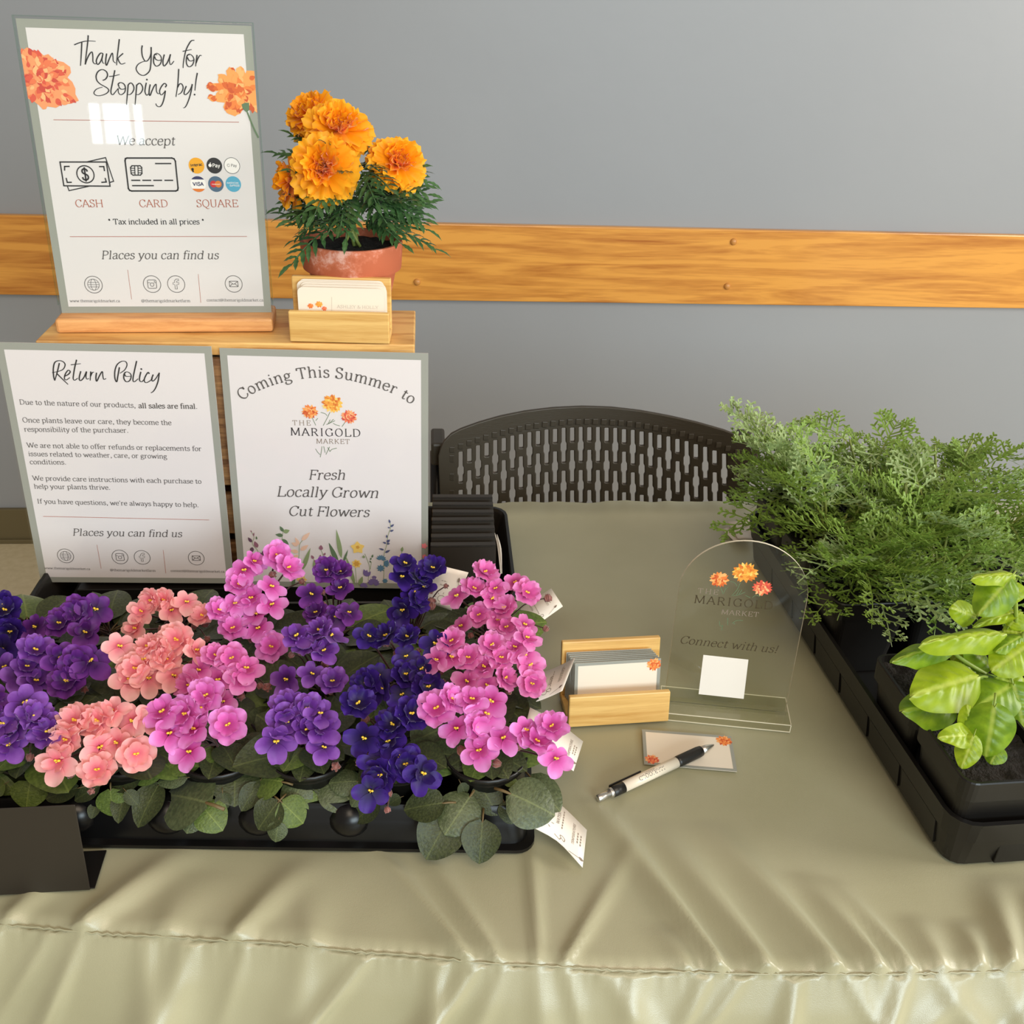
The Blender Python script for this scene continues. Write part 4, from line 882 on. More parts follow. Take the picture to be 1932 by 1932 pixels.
# ---------------------------------------------------------------- pen
pc = Vector((.2168, .7097, T+.0100)); pa = .487
pn = thing('ballpoint_pen', 'white click pen with black grip lying across the loose note card', 'pen', M=Matrix.Translation(pc) @ Matrix.Rotation(pa, 4, 'Z') @ Matrix.Rotation(-.012, 4, 'Y'))
RX = Matrix.Rotation(pi/2, 4, 'Y')
def seg(name, prof, mat): mb = MB(); mb.lathe([(r, x) for r, x in prof], 24, M=RX, cap0=True, cap1=True); return mb.build(name, MAT[mat], pn, True)
seg('plunger', [(.0028,-.0705),(.0035,-.0698),(.0035,-.056)], 'pen_steel'); seg('ring', [(.0040,-.0568),(.0047,-.056),(.0047,-.0535),(.0042,-.0528)], 'pen_steel')
seg('cap', [(.0046,-.0534),(.0052,-.053),(.0054,-.0405)], 'pen_black'); brl = seg('barrel', [(.0052,-.0405),(.0052,.0235)], 'pen_white'); seg('grip', [(.0053,.0235),(.0056,.027),(.0055,.050),(.0050,.0545)], 'pen_black'); seg('tip', [(.0044,.0545),(.0034,.062),(.0016,.069),(.0006,.0712)], 'pen_steel')
mb = MB(); mb.box(-.053, -.0155, .0050, .0064, .0002, .0036); mb.build('clip', MAT['pen_black'], pn, bevel=.0006)
def onpen(q): a = pi/2+.30+q.y/.00525; return V(-q.x, .00535*cos(a)*-1, .00535*sin(a)) if False else V(-q.x, -.0054*sin(q.y/.0054-.35), .0054*cos(q.y/.0054-.35))
mb = MB(); write(mb, 'MARIGOLD', [Vector((-.006, .0033)), Vector((.0245, .0033))], onpen, thick=.09, thin=.04, track=.05, size=.0052); mb.build('pen_lettering', MAT['ink_grey'], pn)
mb = MB(); write(mb, 'MARKET', [Vector((.004, .0010)), Vector((.016, .0010))], onpen, thick=.08, thin=.04, size=.0028); mb.build('pen_lettering', MAT['ink_taupe'], pn)

# ---------------------------------------------------------------- clear arched sign
ab = atz(1368, 1342, .008); sh = Sheet((ab.x, ab.y+.004, T+.0105), -.185, .045)
t = thing('acrylic_sign', 'clear arched acrylic sign with marigold logo standing in a clear slotted base', 'sign', M=sh.M); Mi = sh.M.inverted()
Mb = Matrix.Translation((ab.x, ab.y+.004, T+.0035)) @ Matrix.Rotation(-.185, 4, 'Z')
Wd = .1235; hw = Wd/2; topz = sh.uv(1388, 1019).y; arcz = topz - .058
outl = [(-hw, 0), (-hw, arcz)] + [(-hw*cos(pi*i/28), arcz + .058*sin(pi*i/28)) for i in range(1, 28)] + [(hw, arcz), (hw, 0)]
mb = MB(); n = len(outl)
mb.add([(x, 0, z) for x, z in outl]+[(x, .0028, z) for x, z in outl], [tuple(range(n))[::-1], tuple(range(n, 2*n))])
pnl = mb.build('acrylic_panel', MAT['acrylic_sign'], t)
mb = MB(); mb.add([(x, 0, z) for x, z in outl]+[(x, .0028, z) for x, z in outl], [(i, i+n, (i+1)%n+n, (i+1)%n) for i in range(n-1)])
pmat('acrylic_rim', rgb(222,214,190), .3); mb.build('polished_edge', MAT['acrylic_rim'], t)
mb = MB(); mb.box(-.0645, .0645, -.022, -.0012, 0, .0095, M=Mi @ Mb); mb.box(-.0645, .0645, .0042, .022, 0, .0095, M=Mi @ Mb); mb.build('slotted_base', MAT['acrylic_sign'], t, bevel=.0008)
mb = MB()
for y0, z0 in ((-.0222, .0088), (-.0222, .0002), (.0215, .0088)): mb.box(-.0645, .0645, y0, y0+.0007, z0, z0+.0007, M=Mi @ Mb)
for x in (-.0648, .0641): mb.box(x, x+.0007, -.022, .022, .0088, .0095, M=Mi @ Mb); mb.box(x, x+.0007, -.0222, -.0215, 0, .0095, M=Mi @ Mb)
mb.build('base_edge', MAT['acrylic_rim'], t)
Ac = crop(.10354,1290,1040); r_logo = (.0098, .0128, .0100)
AS = '640 580 680 680 720 780|1030 570 970 700 870 810|900 810 1000 790 1120 740|960 790 1010 700|1000 790 1060 700|1210 840 1140 810 1120 800|850 545 930 570 970 630|730 760 760 690 800 650|1250 840 1310 800 1390 820|800 1210 800 1340|880 1310 960 1260 1080 1260|900 1290 930 1330|690 1440 710 1340|650 1270 660 1350 710 1360'
logo(sh, t, Ac([(650,510),(1120,385),(1430,665)]), ('THE',Ac([(250,755)])[0],Ac([(625,790)])[0]), ('MARIGOLD',Ac([(180,935)])[0],Ac([(1620,1060)])[0]), ('MARKET',Ac([(680,1140)])[0],Ac([(1360,1195)])[0]), tr(AS, Ac), h=.0004, inks=('ink_taupe','ink_olive','ink_taupe'), names=('amber','gold','coral'), seed=31, weight=.95)
mb = MB(); write(mb, 'Connect with us!', sh.path(((1281,1213),(1466,1232))), off(.0004), slant=.22, thick=.085, thin=.03); mb.build('lettering', MAT['ink_olive'], t)
mb = MB(); q = [sh.uv(*a) for a in ((1327,1235),(1412,1244),(1403,1318),(1318,1309))]; poly(mb, q, off(.0005)); mb.build('blank_sticker', MAT['white_vinyl'], t)

# ---------------------------------------------------------------- black sign stand, front left
a = atz(0, 1693, 0); b = atz(172, 1683, 0); yaw = atan2(b.y-a.y, b.x-a.x)
mb = MB(); M = Matrix.Translation((b.x, b.y, T+.0035)) @ Matrix.Rotation(yaw, 4, 'Z')
tp = aty(166, 1512, b.y+.010); hgt = (tp.z-T-.0035)
t = thing('sign_stand', 'blank black bent metal sign stand before the violets at the lower left', 'sign stand', M=M)
mb.box(-.152, 0, -.0011, .0, 0, hgt, M=Matrix.Rotation(-.09, 4, 'X')); mb.build('panel', MAT['black_panel'], t, bevel=.0005)
mb = MB(); mb.box(-.152, .0035, 0, .040, 0, .0012); mb.build('foot', MAT['black_plastic'], t, bevel=.0004)

# ---------------------------------------------------------------- plant care tags
def care_tag(label, rows, lettering=None, name='plant_tag', nv=4):
    """rows: pairs of points (left edge, right edge) from the stem end to the tip"""
    t = thing(name, label, 'plant tag', loc=rows[0][0])
    o0 = Vector(rows[0][0]); A = crspline([Vector(r[0])-o0 for r in rows], nv); B = crspline([Vector(r[1])-o0 for r in rows], nv)
    mb = MB(); n = len(A)
    vs = [p for a, b in zip(A, B) for p in (a, a.lerp(b, .5), b)]
    mb.add(vs, [(3*i+k, 3*i+k+1, 3*i+k+4, 3*i+k+3) for i in range(n-1) for k in (0, 1)])
    o = mb.build('tag_sheet', MAT['tag_white'], t, True); m = o.modifiers.new('t', 'SOLIDIFY'); m.thickness = .0004; m.offset = 0
    nrm = (A[-1]-A[0]).cross(B[0]-A[0]).normalized()
    if nrm.dot(CAM-o0) < 0: nrm = -nrm
    Lw = (B[n//2]-A[n//2]).length; Ll = sum((A[i+1]-A[i]).length for i in range(n-1))
    def place(q):                                # q.x along the tag 0..1, q.y across 0..1
        f = min(max(q.x, 0), .9999)*(n-1); i = int(f); u = f-i
        return (A[i].lerp(A[i+1], u)).lerp(B[i].lerp(B[i+1], u), q.y) + nrm*.0006
    for kind, args in lettering or ():
        mb = MB()
        if kind == 'text':
            s, along, c0, c1, flip = args
            L = c1-c0
            pl = lambda q: place(Vector((along + (-1 if flip else 1)*-q.y*Lw/Ll, (c0+q.x*1) if flip else (c1-q.x)))) if False else place(Vector((along+q.y*Lw/Ll*(1 if flip else -1), c0+q.x if flip else c1-q.x)))
            write(mb, s, [Vector((0,0)), Vector((L,0))], pl, thick=.11, thin=.05, serif=True)
        elif kind == 'rule':
            along, c0, c1 = args; k = c0
            while k < c1: ribbon(mb, [Vector((along, k)), Vector((along, min(c1, k+.05)))], .012, place); k += .075
        elif kind == 'sun':
            x, y, r = args; asp = Lw/Ll; pl = lambda q: place(Vector((x+q.x*asp, y+q.y)))
            circ(mb, Vector((0,0)), r, .016, pl, 18)
            for i in range(8): a = 2*pi*i/8; d = Vector((cos(a), sin(a))); ribbon(mb, [d*r*1.45, d*r*2], .014, pl)
        elif kind == 'can':
            x, y, r = args; asp = Lw/Ll; pl = lambda q: place(Vector((x+q.x*asp, y+q.y)))
            ribbon(mb, crspline([Vector(p)*r for p in ((-1,.6),(-.2,.8),(.2,0),(1,.4),(1.2,-.5),(.4,-.9),(-.2,-.6),(.2,0))], 4), .014, pl); ribbon(mb, [Vector((-1,.6))*r, Vector((-1.6,.2))*r], .014, pl)
        elif kind == 'spade':
            x, y = args; asp = Lw/Ll; pl = lambda q: place(Vector((x+q.x*asp, y+q.y)))
            ribbon(mb, [Vector((-.25,.1)), Vector((0,0))], .012, pl); mb.add([pl(Vector(p)) for p in drop((0,0), -.35, .13, .07)], [tuple(range(len(drop((0,0), -.35, .13, .07))))])
        mb.build('tag_print', MAT['ink_taupe'], t)
    return t
pmat('tag_white', rgb(238,228,214), .45)
zz = lambda px, py, z: atz(px, py, z)
std = lambda f: [('text', ('TEMPERATURE', .80, .30, .92, f)), ('rule', (.87, .38, .84)), ('rule', (.92, .42, .80)), ('text', ('WATER', .52, .46, .82, f)), ('rule', (.59, .38, .9)), ('sun', (.30, .62, .09)), ('can', (.55, .2, .1)), ('spade', (.86, .14))]
care_tag('white plant care tag with a sun icon bending down at the tray corner', [(zz(1000,1478,.042), zz(958,1512,.042)), (zz(1030,1500,.038), zz(985,1549,.036)), (zz(1062,1522,.024), zz(1050,1586,.020)), (zz(1107,1566,.008), zz(1099,1637,.006))], [('sun', (.50,.62,.1)), ('text', ('WATER', .66, .20, .55, False)), ('rule', (.70,.1,.62)), ('text', ('TEMPERATURE', .86, .16, .72, False)), ('rule', (.90,.3,.6)), ('rule', (.94,.3,.6)), ('can', (.70,.85,.08)), ('spade', (.94,.88))])
care_tag('cream care tag behind the front right pink violet, pointing at the loose note card', [(zz(1000,1335,.085), zz(985,1395,.085)), (zz(1050,1361,.072), zz(1038,1424,.072)), (zz(1100,1399,.055), zz(1082,1455,.055))], [('text', ('TEMPERATURE', .84, .2, .75, False)), ('rule', (.89,.3,.6)), ('rule', (.93,.3,.6)), ('spade', (.92,.8))])
care_tag('blush care tag from the middle right violet reaching up to the lower card holder', [(zz(985,1278,.070), zz(975,1331,.070)), (zz(1020,1270,.074), zz(1008,1325,.072)), (zz(1056,1256,.080), zz(1038,1314,.078)), (zz(1085,1241,.088), zz(1061,1303,.086))], [('text', ('WATER', .55, .3, .6, True)), ('rule', (.6,.15,.7)), ('text', ('TEMPERATURE', .76, .12, .62, True)), ('rule', (.82,.2,.6)), ('sun', (.3,.75,.1)), ('can', (.55,.8,.09)), ('spade', (.85,.85))])
care_tag('blush care tag from the back right violet, standing clear over the cloth', [(zz(965,1165,.075), zz(985,1200,.075)), (zz(1000,1137,.080), zz(1020,1174,.078)), (zz(1040,1110,.088), zz(1062,1144,.086))], [('text', ('WATER', .45, .1, .4, True)), ('rule', (.55,.1,.7)), ('text', ('HUMIDITY', .76, .15, .6, True)), ('rule', (.84,.2,.55)), ('rule', (.89,.2,.5)), ('can', (.55,.85,.09)), ('spade', (.85,.85))])
Y1 = .885
care_tag('large cream care tag between the back deep blue and pink violets', [(aty(794,1132,Y1), aty(852,1152,Y1)), (aty(806,1103,Y1+.004), aty(866,1122,Y1+.004)), (aty(818,1064,Y1+.010), aty(884,1080,Y1+.010))], [('sun', (.25,.55,.11)), ('text', ('WATER', .62, .35, .55, False)), ('rule', (.7,.36,.52)), ('spade', (.75,.85))])
care_tag('upper of two white plant tags tucked under the herb tray behind the arched sign', [(zz(1421,1018,.012), zz(1392,1016,.012)), (zz(1418,1000,.011), zz(1383,1000,.011)), (zz(1414,981,.010), zz(1373,984,.010))], [('rule', (.4,.2,.8)), ('rule', (.6,.2,.8)), ('rule', (.8,.2,.8))])
care_tag('lower of two white plant tags near the herb tray, its edge just showing', [(zz(1402,1022,.006), zz(1384,1020,.006)), (zz(1376,994,.006), zz(1363,999,.006))], [('rule', (.6,.3,.7))])
for k, (x0, y0, x1, y1, x2, y2) in enumerate(((933,1004,941,1030,945,1083), (938,1008,945,1036,947,1082))):
    z = .052
    care_tag(('white plant tag stuck upright between the black panels and the tray wall, left edge', 'second white plant tag between the black panels and the tray wall, turned to the right')[k],
             [(zz(x0-1,y0,z), zz(x0+.5,y0+1,z)), (zz(x1-3,y1,z-.004), zz(x1+1,y1,z-.004)), (zz(x2-1,y2,z-.008), zz(x2+.5,y2,z-.008))])
# a fallen petal on the cloth
c = zz(1364, 989, .004); mb = MB(); mb.grid(lambda u, v: V(.006*(u-.5), .004*(v-.5)*sin(pi*max(.08,u)), .0008*sin(pi*v)+.0012*u), 6, 4)
o = mb.build('fallen_petal', MAT['card_cream'], None, True); o.location = c; tag(o, 'tiny pale pink petal fallen on the cloth near the white plant tags', 'petal')

# ---------------------------------------------------------------- african violets
rv = random.Random(42)
def petal(mb, ang, ln, wd, cup, ruf, ph, z0=0, nu=6, nv=7, back=.0):
    d = Vector((cos(ang), sin(ang), 0)); p = Vector((-sin(ang), cos(ang), 0))
    def fn(u, v):
        r = .06 + .94*v; s = 2*u-1
        w = wd*max(0, 1-((r-.60)/.52)**2)**.5*(.55+.45*min(1, r/.45))
        rr = r*(1-.10*s*s*r)
        z = z0 + cup*ln*(r*r - .25*r) + .10*ln*s*s*r + ruf*ln*sin(ph+5*s)*r*r - back*ln*r**3
        return d*(rr*ln) + p*(s*w) + V(0,0,z)
    mb.grid(fn, nu, nv)
FLW = {}
def flower_meshes(col):
    if col in FLW: return FLW[col]
    out = []
    for k in range(4):
        mb = MB(); R = .0145
        if k < 3:
            for i, (a, l, w) in enumerate(((56,.86,.34),(124,.86,.34),(-15,1.04,.42),(195,1.04,.42),(-90,1.12,.46))):
                petal(mb, radians(a+rv.uniform(-6,6)), R*l*rv.uniform(.94,1.06), R*w, rv.uniform(.10,.40), rv.uniform(.01,.05), rv.uniform(0,6), .0004*i, back=rv.uniform(0,.2))
            if k == 2:
                for i in range(3): petal(mb, radians(90+120*i+rv.uniform(-25,25)), R*.55, R*.26, .95, .1, i*2, .0015)
        else:                                    # semi-double
            for i in range(6): petal(mb, radians(60*i+rv.uniform(-8,8)), R*rv.uniform(.9,1.05), R*.46, .25, .09, i, .0003*i)
            for i in range(5): petal(mb, radians(72*i+20), R*.62, R*.30, .8, .12, i*1.7, .0022)
        out.append(mb.mesh('violet_petals', MAT[col], True))
    FLW[col] = out; return out
mb = MB()
for x in (-.0014, .0014): mb.ball((x, .0004, .0028), .0014, 8, 6, sc=(1,.8,1.1))
mb.tube([(0,-.0002,.0005), (0,-.0012,.0045)], .0004, 6); STAMEN = mb.mesh('stamens', MAT['yellow_stamen'], True)
mb = MB(); mb.ball((0,0,0), .0030, 10, 8, sc=(1,1,1.25))
for i in range(5): a = 2*pi*i/5; mb.tube([(.0026*cos(a), .0026*sin(a), -.003), (.0034*cos(a), .0034*sin(a), 0), (.0016*cos(a), .0016*sin(a), .0038)], [.0009,.0008,.0002], 5)
BUD = mb.mesh('bud', MAT['bud_brown'], True)
def leaf_mesh(name, mats, ln, hw, curl, cup, tipp, seed, pet=.38, wavy=.03, quilt=0, nu=10, nv=12, fold=.0, pr=.0013):
    r = random.Random(seed); mb = MB(); ph = r.uniform(0, 6)
    def fn(u, v):
        s = 2*u-1; t = v
        w = hw*(sin(pi*t**.78))**.55*(1-tipp*t*t) if 0 < t < 1 else .0004
        if t == 0: w = hw*.12
        heart = -.10*ln*abs(s)*(1-t)**6
        z = -curl*ln*t*t + cup*hw*(s*s) * sin(pi*min(1, t*.9+.1)) - fold*hw*abs(s) + wavy*hw*sin(ph+9*t)*s*s*(1 if s > 0 else -1) + quilt*hw*abs(sin(t*17 - abs(s)*4))*(1-abs(s))*(1 if abs(s) > .12 else .3)
        return V(ln*t + heart, s*w, z)
    mb.grid(fn, nu, nv)
    if pet: mb.tube([(-pet*ln, 0, -.20*ln*pet-.001), (-pet*ln*.5, 0, -.0012), (0, 0, -.0012), (ln*.12, 0, -.0022)], [pr, pr*.95, pr*.8, pr*.4], 7, 1)
    return mb.mesh(name, mats, True)
VL = [leaf_mesh('violet_leaf', [MAT[m], MAT['petiole']], .048, .0195+.002*(k % 3), .16+.06*(k % 3), (-.22, .2, -.1, .28)[k % 4], .15, k) for k, m in enumerate(('leaf_violet','leaf_violet','leaf_violet_young','leaf_violet','leaf_violet_grey','leaf_violet'))]
def frame(x, up, p, s=1.0):
    x = x.normalized(); z = (up - x*up.dot(x)); z = z.normalized() if z.length > 1e-6 else V(0,0,1); y = z.cross(x)
    return Matrix(((x.x*s, y.x*s, z.x*s, p.x), (x.y*s, y.y*s, z.y*s, p.y), (x.z*s, y.z*s, z.z*s, p.z), (0,0,0,1)))
mb = MB(); mb.lathe([(.022,0),(.0265,.0005),(.0345,.056),(.0372,.0565),(.0375,.062),(.0355,.0622),(.0345,.052)], 28, cap0=True); VPOT = mb.mesh('violet_pot', MAT['black_plastic'], True)
mb = MB(); mb.lathe([(.0003,.0545),(.015,.055),(.0343,.0535)], 20); VSOIL = mb.mesh('violet_soil', MAT['soil'], True)
def violet(label, c, r, col, pts, leaves=(), nl=9, dome=.1, group=None, skip=()):
    """c, r: column and row in the tray; pts: flower positions seen from the front; leaves: (base, tip, height at base, at tip, mesh)"""
    base = VM @ V(COLS[c], ROWS[r], .0042); t = thing('african_violet', label, 'potted plant', loc=base)
    B = Vector(base); inst('pot', VPOT, t); inst('soil', VSOIL, t)
    crown = B + V(0,0,.058)
    n = nl+5; a0 = rv.uniform(0, 6)
    for i in range(n):
        a = a0 + 2*pi*(i+rv.uniform(-.3,.3))/n
        if any(abs((a-radians(s)+pi) % (2*pi)-pi) < radians(20) for s in skip): continue
        el = rv.uniform(-.05,.5); d = V(cos(a)*cos(el), sin(a)*cos(el), sin(el)); s = rv.uniform(.65,1.02)
        p = crown + V(cos(a)*.017, sin(a)*.017, rv.uniform(.0,.010))
        inst('leaf', VL[rv.choice((0,1,3,5,0,1,2))], t, frame(d, V(rv.uniform(-.3,.3), rv.uniform(-.5,.1), 1), p-B, s))
    if r == 0:
        for i in range(5):
            a = radians(-90+(i-2)*30+rv.uniform(-10,10)); el = rv.uniform(-.05,.35); d = V(cos(a)*cos(el), sin(a)*cos(el), sin(el))
            inst('leaf', VL[(0,2,1,5,3)[i]], t, frame(d, V(rv.uniform(-.3,.3), -.3, 1), crown + V(cos(a)*.010, sin(a)*.010, .008+.003*(i % 2))-B, rv.uniform(.55,.75)))
    for (bx, by, tx, ty, zb, zt, k, wide) in leaves:
        p = atz(bx, by, zb); q = atz(tx, ty, zt); d = q-p; M = frame(d, V(0,-.55,1)+V(rv.uniform(-.2,.2),0,0), p-B, d.length/.048)
        inst('leaf', VL[k], t, M @ Matrix.Diagonal((1, wide, 1, 1)))
    ms = flower_meshes(col)
    plane_n = V(0, -.62, .79)
    for (px, py, sz, k) in pts:
        d = ray(px, py); o = crown + V(0, -.004, dome-.058+.028)
        tt = (o-CAM).dot(plane_n)/d.dot(plane_n); p = CAM + d*tt
        out = p - crown; n_ = (out.normalized()*.75 + V(0,0,.35) + (CAM-p).normalized()*.75 + V(rv.gauss(0,.5), rv.gauss(0,.3), rv.gauss(0,.4))).normalized()
        rl = rv.uniform(-.5,.5); up = V(sin(rl), .25, cos(rl)); y = (up - n_*up.dot(n_)).normalized(); x = y.cross(n_); s = sz*rv.uniform(.93,1.07)
        M = Matrix(((x.x*s, y.x*s, n_.x*s, p.x-B.x), (x.y*s, y.y*s, n_.y*s, p.y-B.y), (x.z*s, y.z*s, n_.z*s, p.z-B.z), (0,0,0,1)))
        f = inst('flower', ms[k % 4], t, M); inst('stamen', STAMEN, f, Matrix.Scale(.8, 4))
        a = crown + V(rv.uniform(-.006,.006), rv.uniform(-.006,.006), 0); e = p - n_*.002; m = a.lerp(e, .55) + V(0,0,.008) - n_*.012
        mb = MB(); mb.tube([v - B for v in crspline([a, m, e], 4)], .0010, 5); st = mb.build('flower_stalk', MAT['stalk'], t, True)
    P3 = pts[:]
    for i in range(max(4, min(10, len(pts)))):
        if not pts: break
        px, py, sz, k = rv.choice(pts); px += rv.uniform(-42,42); py += rv.uniform(4,48)
        d = ray(px, py); o = crown + V(0, .006, dome-.058+.020); tt = (o-CAM).dot(plane_n)/d.dot(plane_n); p = CAM + d*tt
        if p.z < crown.z: continue
        s = rv.uniform(.7,1.15); inst('bud', BUD, t, Matrix.Translation(p-B) @ Matrix.Rotation(rv.uniform(.4,2.6), 4, V(rv.uniform(-1,1), rv.uniform(-1,1), 0).normalized()) @ Matrix.Scale(s, 4))
        mb = MB(); a = crown + V(rv.uniform(-.006,.006), 0, 0); mb.tube([v-B for v in crspline([a, a.lerp(p,.6)+V(0,0,.012), p], 3)], .0007, 4, cap=False); mb.build('bud_stalk', MAT['stalk'], t, True)
    return t
A_ = crop(.3416,0,1040); B_ = crop(.3416,460,1020)
def fl(cr, s, size=1.0, k0=0):
    return [(x, y, size*(1.0 if i % 3 else 1.08), (i*7+k0) % 4 if (i % 5) else 3) for i, (x, y) in enumerate(cr(nums(s)))]
def lv(cr, s):
    out = []
    for e in s.split('|'):
        v = [float(a) for a in e.split()]; (bx,by),(tx,ty) = cr([(v[0],v[1]),(v[2],v[3])]); out.append((bx,by,tx,ty,v[4],v[5],int(v[6]),v[7]))
    return out
# the rightmost pink column
violet('hot pink african violet at the right end of the back row', 0, 2, 'petal_pink', fl(B_, '1330 180 1270 270 1390 265 1180 310 1370 325 1300 410 1450 480 1205 475 1500 235 1560 290 1440 375 1400 440 1550 470'), lv(B_, '1480 410 1615 405 .07 .075 0 .7|1130 380 1010 400 .07 .07 1 1'))
violet('hot pink african violet at the right end of the middle row', 0, 1, 'petal_pink', fl(B_, '1370 580 1150 560 1560 540 1150 650 1070 660 1240 650 1330 700 1235 780 1345 800 1420 650 1440 760 1550 635 1580 690 1590 790 1500 590'))
violet('hot pink african violet at the right front corner, broad leaves spilling over the tray edge', 0, 0, 'petal_hot', fl(B_, '1065 930 1150 880 1260 880 1370 890 1180 1040 1290 1030 1300 1160 1430 1095 1555 1050 1615 1115 1700 1030 1720 1205 1340 960', 1.06),
       lv(B_, '1245 1420 1115 1612 .052 .040 4 1.25|1130 1530 1010 1755 .040 .022 1 1.25|1318 1560 1300 1782 .040 .020 5 1.1|1305 1350 1405 1510 .056 .042 1 1.1|1480 1400 1728 1505 .062 .052 4 1.25|1590 1310 1745 1475 .052 .045 4 .9|1092 1450 882 1475 .052 .050 1 1.1|1440 1450 1485 1562 .045 .035 1 1.1|1200 1345 1230 1410 .06 .05 5 1|1180 1190 990 1150 .07 .072 5 .8|1440 1330 1520 1330 .06 .06 2 .8'), nl=6, skip=(250,290,330,210))
# deep blue column
violet('deep blue african violet in the back row beside the summer flowers sign', 1, 2, 'petal_blue', fl(B_, '1045 155 960 215 890 130 870 205 940 290 955 340 880 380 1000 260'))
violet('deep blue african violet in the middle row', 1, 1, 'petal_blue', fl(B_, '790 530 905 535 690 530 1060 570 895 640 890 740 980 710 770 815 875 850 1015 810 680 790 740 750'), lv(B_, '760 720 560 690 .066 .07 1 1.1'))
violet('deep blue african violet in the front row with flowers over the tray edge', 1, 0, 'petal_blue', fl(B_, '630 905 825 1020 800 1110 850 1195 735 1235 890 1235 985 1285 700 1380 670 1090 920 960 760 1290', 1.08), lv(B_, '740 1450 595 1548 .05 .036 1 .9|860 1420 800 1450 .05 .048 5 1.2|620 1330 470 1330 .058 .06 4 1.2|640 1400 590 1470 .058 .05 4 1.2|1060 1060 900 1130 .07 .07 5 .7'), nl=7, skip=(270,))
# purple column
violet('royal purple african violet in the back row, before the middle of the summer flowers sign', 2, 2, 'petal_purple', fl(B_, '460 165 530 175 535 265 375 300 580 400 400 400 510 420'))
violet('lilac purple african violet in the middle row', 2, 1, 'petal_violet', fl(B_, '420 500 350 590 440 610 240 765 375 740 490 780 290 530 480 530'), lv(B_, '160 680 120 690 .066 .07 0 1'))
violet('purple african violet in the front row, right of the hot pink one', 2, 0, 'petal_violet', fl(B_, '235 1000 350 930 345 1045 180 1100 440 1145 240 920 430 1040 420 960', 1.05),
       lv(B_, '205 1330 45 1300 .062 .06 2 1.35|330 1335 225 1500 .056 .042 4 1.15|345 1315 455 1465 .056 .044 2 1.2|185 1450 68 1592 .05 .036 1 1.25|215 1450 335 1560 .05 .036 2 1.25|190 1560 170 1672 .04 .026 4 1.2|480 1300 625 1470 .056 .045 4 1.3|430 1270 470 1420 .058 .048 1 1.1|110 960 60 1070 .066 .06 1 1.1|200 900 70 850 .068 .068 2 1.1'), nl=6, skip=(270,240,300))
# hot pink column
violet('tall orchid pink african violet in the back row between the two signs', 3, 2, 'petal_hot', fl(A_, '1590 95 1530 25 1400 60 1350 110 1495 200 1320 190 1390 260 1500 300 1430 430 1500 530 1285 430 1300 290 1420 350 1210 330', 1.04), dome=.105)
violet('orchid pink african violet in the middle row', 3, 1, 'petal_pink', fl(A_, '1280 590 1190 580 1325 710 1210 710 1100 660 1050 740 1360 650 1230 830'), lv(A_, '1400 1000 1560 850 .066 .068 1 .9'))
violet('orchid pink african violet in the front row with one large grey green leaf', 3, 0, 'petal_hot', fl(A_, '1140 800 1030 900 1075 985 930 1010 1050 1110 1260 960 900 890 1120 860', 1.1),
       lv(A_, '1130 1385 885 1315 .056 .050 4 1.3|1095 1410 1025 1555 .046 .034 4 1.15|1120 1410 1222 1535 .046 .036 2 1.2|870 1300 745 1512 .052 .036 1 .9|1020 1250 860 1270 .062 .06 4 .7|1400 1040 1250 1190 .066 .064 1 .9|1300 1220 1290 1390 .06 .05 5 1.6|1230 1340 1240 1430 .052 .042 1 1.2|1420 1290 1330 1430 .055 .044 1 .9|800 1100 990 1170 .064 .064 5 .8'), nl=6, skip=(270,240,300))
# light pink column
violet('coral pink african violet in the back row before the return policy sign', 4, 2, 'petal_salmon', fl(A_, '840 270 910 270 780 335 1030 285 945 330 1120 360 750 430'))
violet('light pink african violet in the middle row', 4, 1, 'petal_salmon', fl(A_, '980 490 920 600 1080 550 715 710 660 530 820 530 800 600 820 700 960 690 750 650 880 560', 1.1))
violet('light pink african violet in the front row right of the black sign stand', 4, 0, 'petal_salmon', fl(A_, '420 940 370 1040 620 890 740 940 650 1060 540 1210 325 1160 550 1080 830 910 545 940 750 1120', 1.12),
       lv(A_, '610 1325 620 1470 .052 .036 2 1.35|690 1330 640 1490 .048 .038 1 .8|880 1225 700 1245 .062 .06 2 .7|760 1260 600 1300 .058 .055 1 .9|540 1300 400 1370 .056 .05 1 .9|390 1260 220 1270 .058 .056 1 .8|310 1190 130 1230 .06 .058 1 .9|420 1310 240 1360 .056 .052 1 .8|700 1330 760 1400 .054 .046 1 1|530 1400 500 1470 .04 .036 5 1'), nl=6, skip=(270,))
# left purple columns
violet('violet purple african violet in the back row, left of the coral pink one', 5, 2, 'petal_purple', fl(A_, '430 335 330 400 470 450 530 320 200 420', 1.15))
violet('violet purple african violet in the middle row, left of the light pink one', 5, 1, 'petal_purple', fl(A_, '430 620 370 720 340 590 500 610', 1.2), lv(A_, '380 590 360 520 .066 .08 2 1.1'))
violet('blue violet african violet in the front row above the black sign stand', 5, 0, 'petal_violet', fl(A_, '90 970 190 920 50 1070 140 840 20 960 270 1000', 1.12),
       lv(A_, '170 1270 130 1420 .058 .044 2 1.5|250 1290 175 1330 .056 .052 2 1.1|-10 1230 75 1330 .06 .05 2 1.2|20 1290 -40 1340 .058 .05 2 1.1'), nl=6, skip=(270,))
violet('deep blue african violet at the left end of the back row', 6, 2, 'petal_blue', fl(A_, '30 330 60 440 5 290 15 540 20 610 -30 420', 1.12))
violet('pale lilac african violet at the left end of the middle row', 6, 1, 'petal_violet', fl(A_, '195 550 150 640 200 720 110 690 20 640'))
violet('violet at the left end of the front row, mostly behind the black sign stand', 6, 0, 'petal_purple', fl(A_, '-60 900 -120 1000 -40 800'), nl=8)

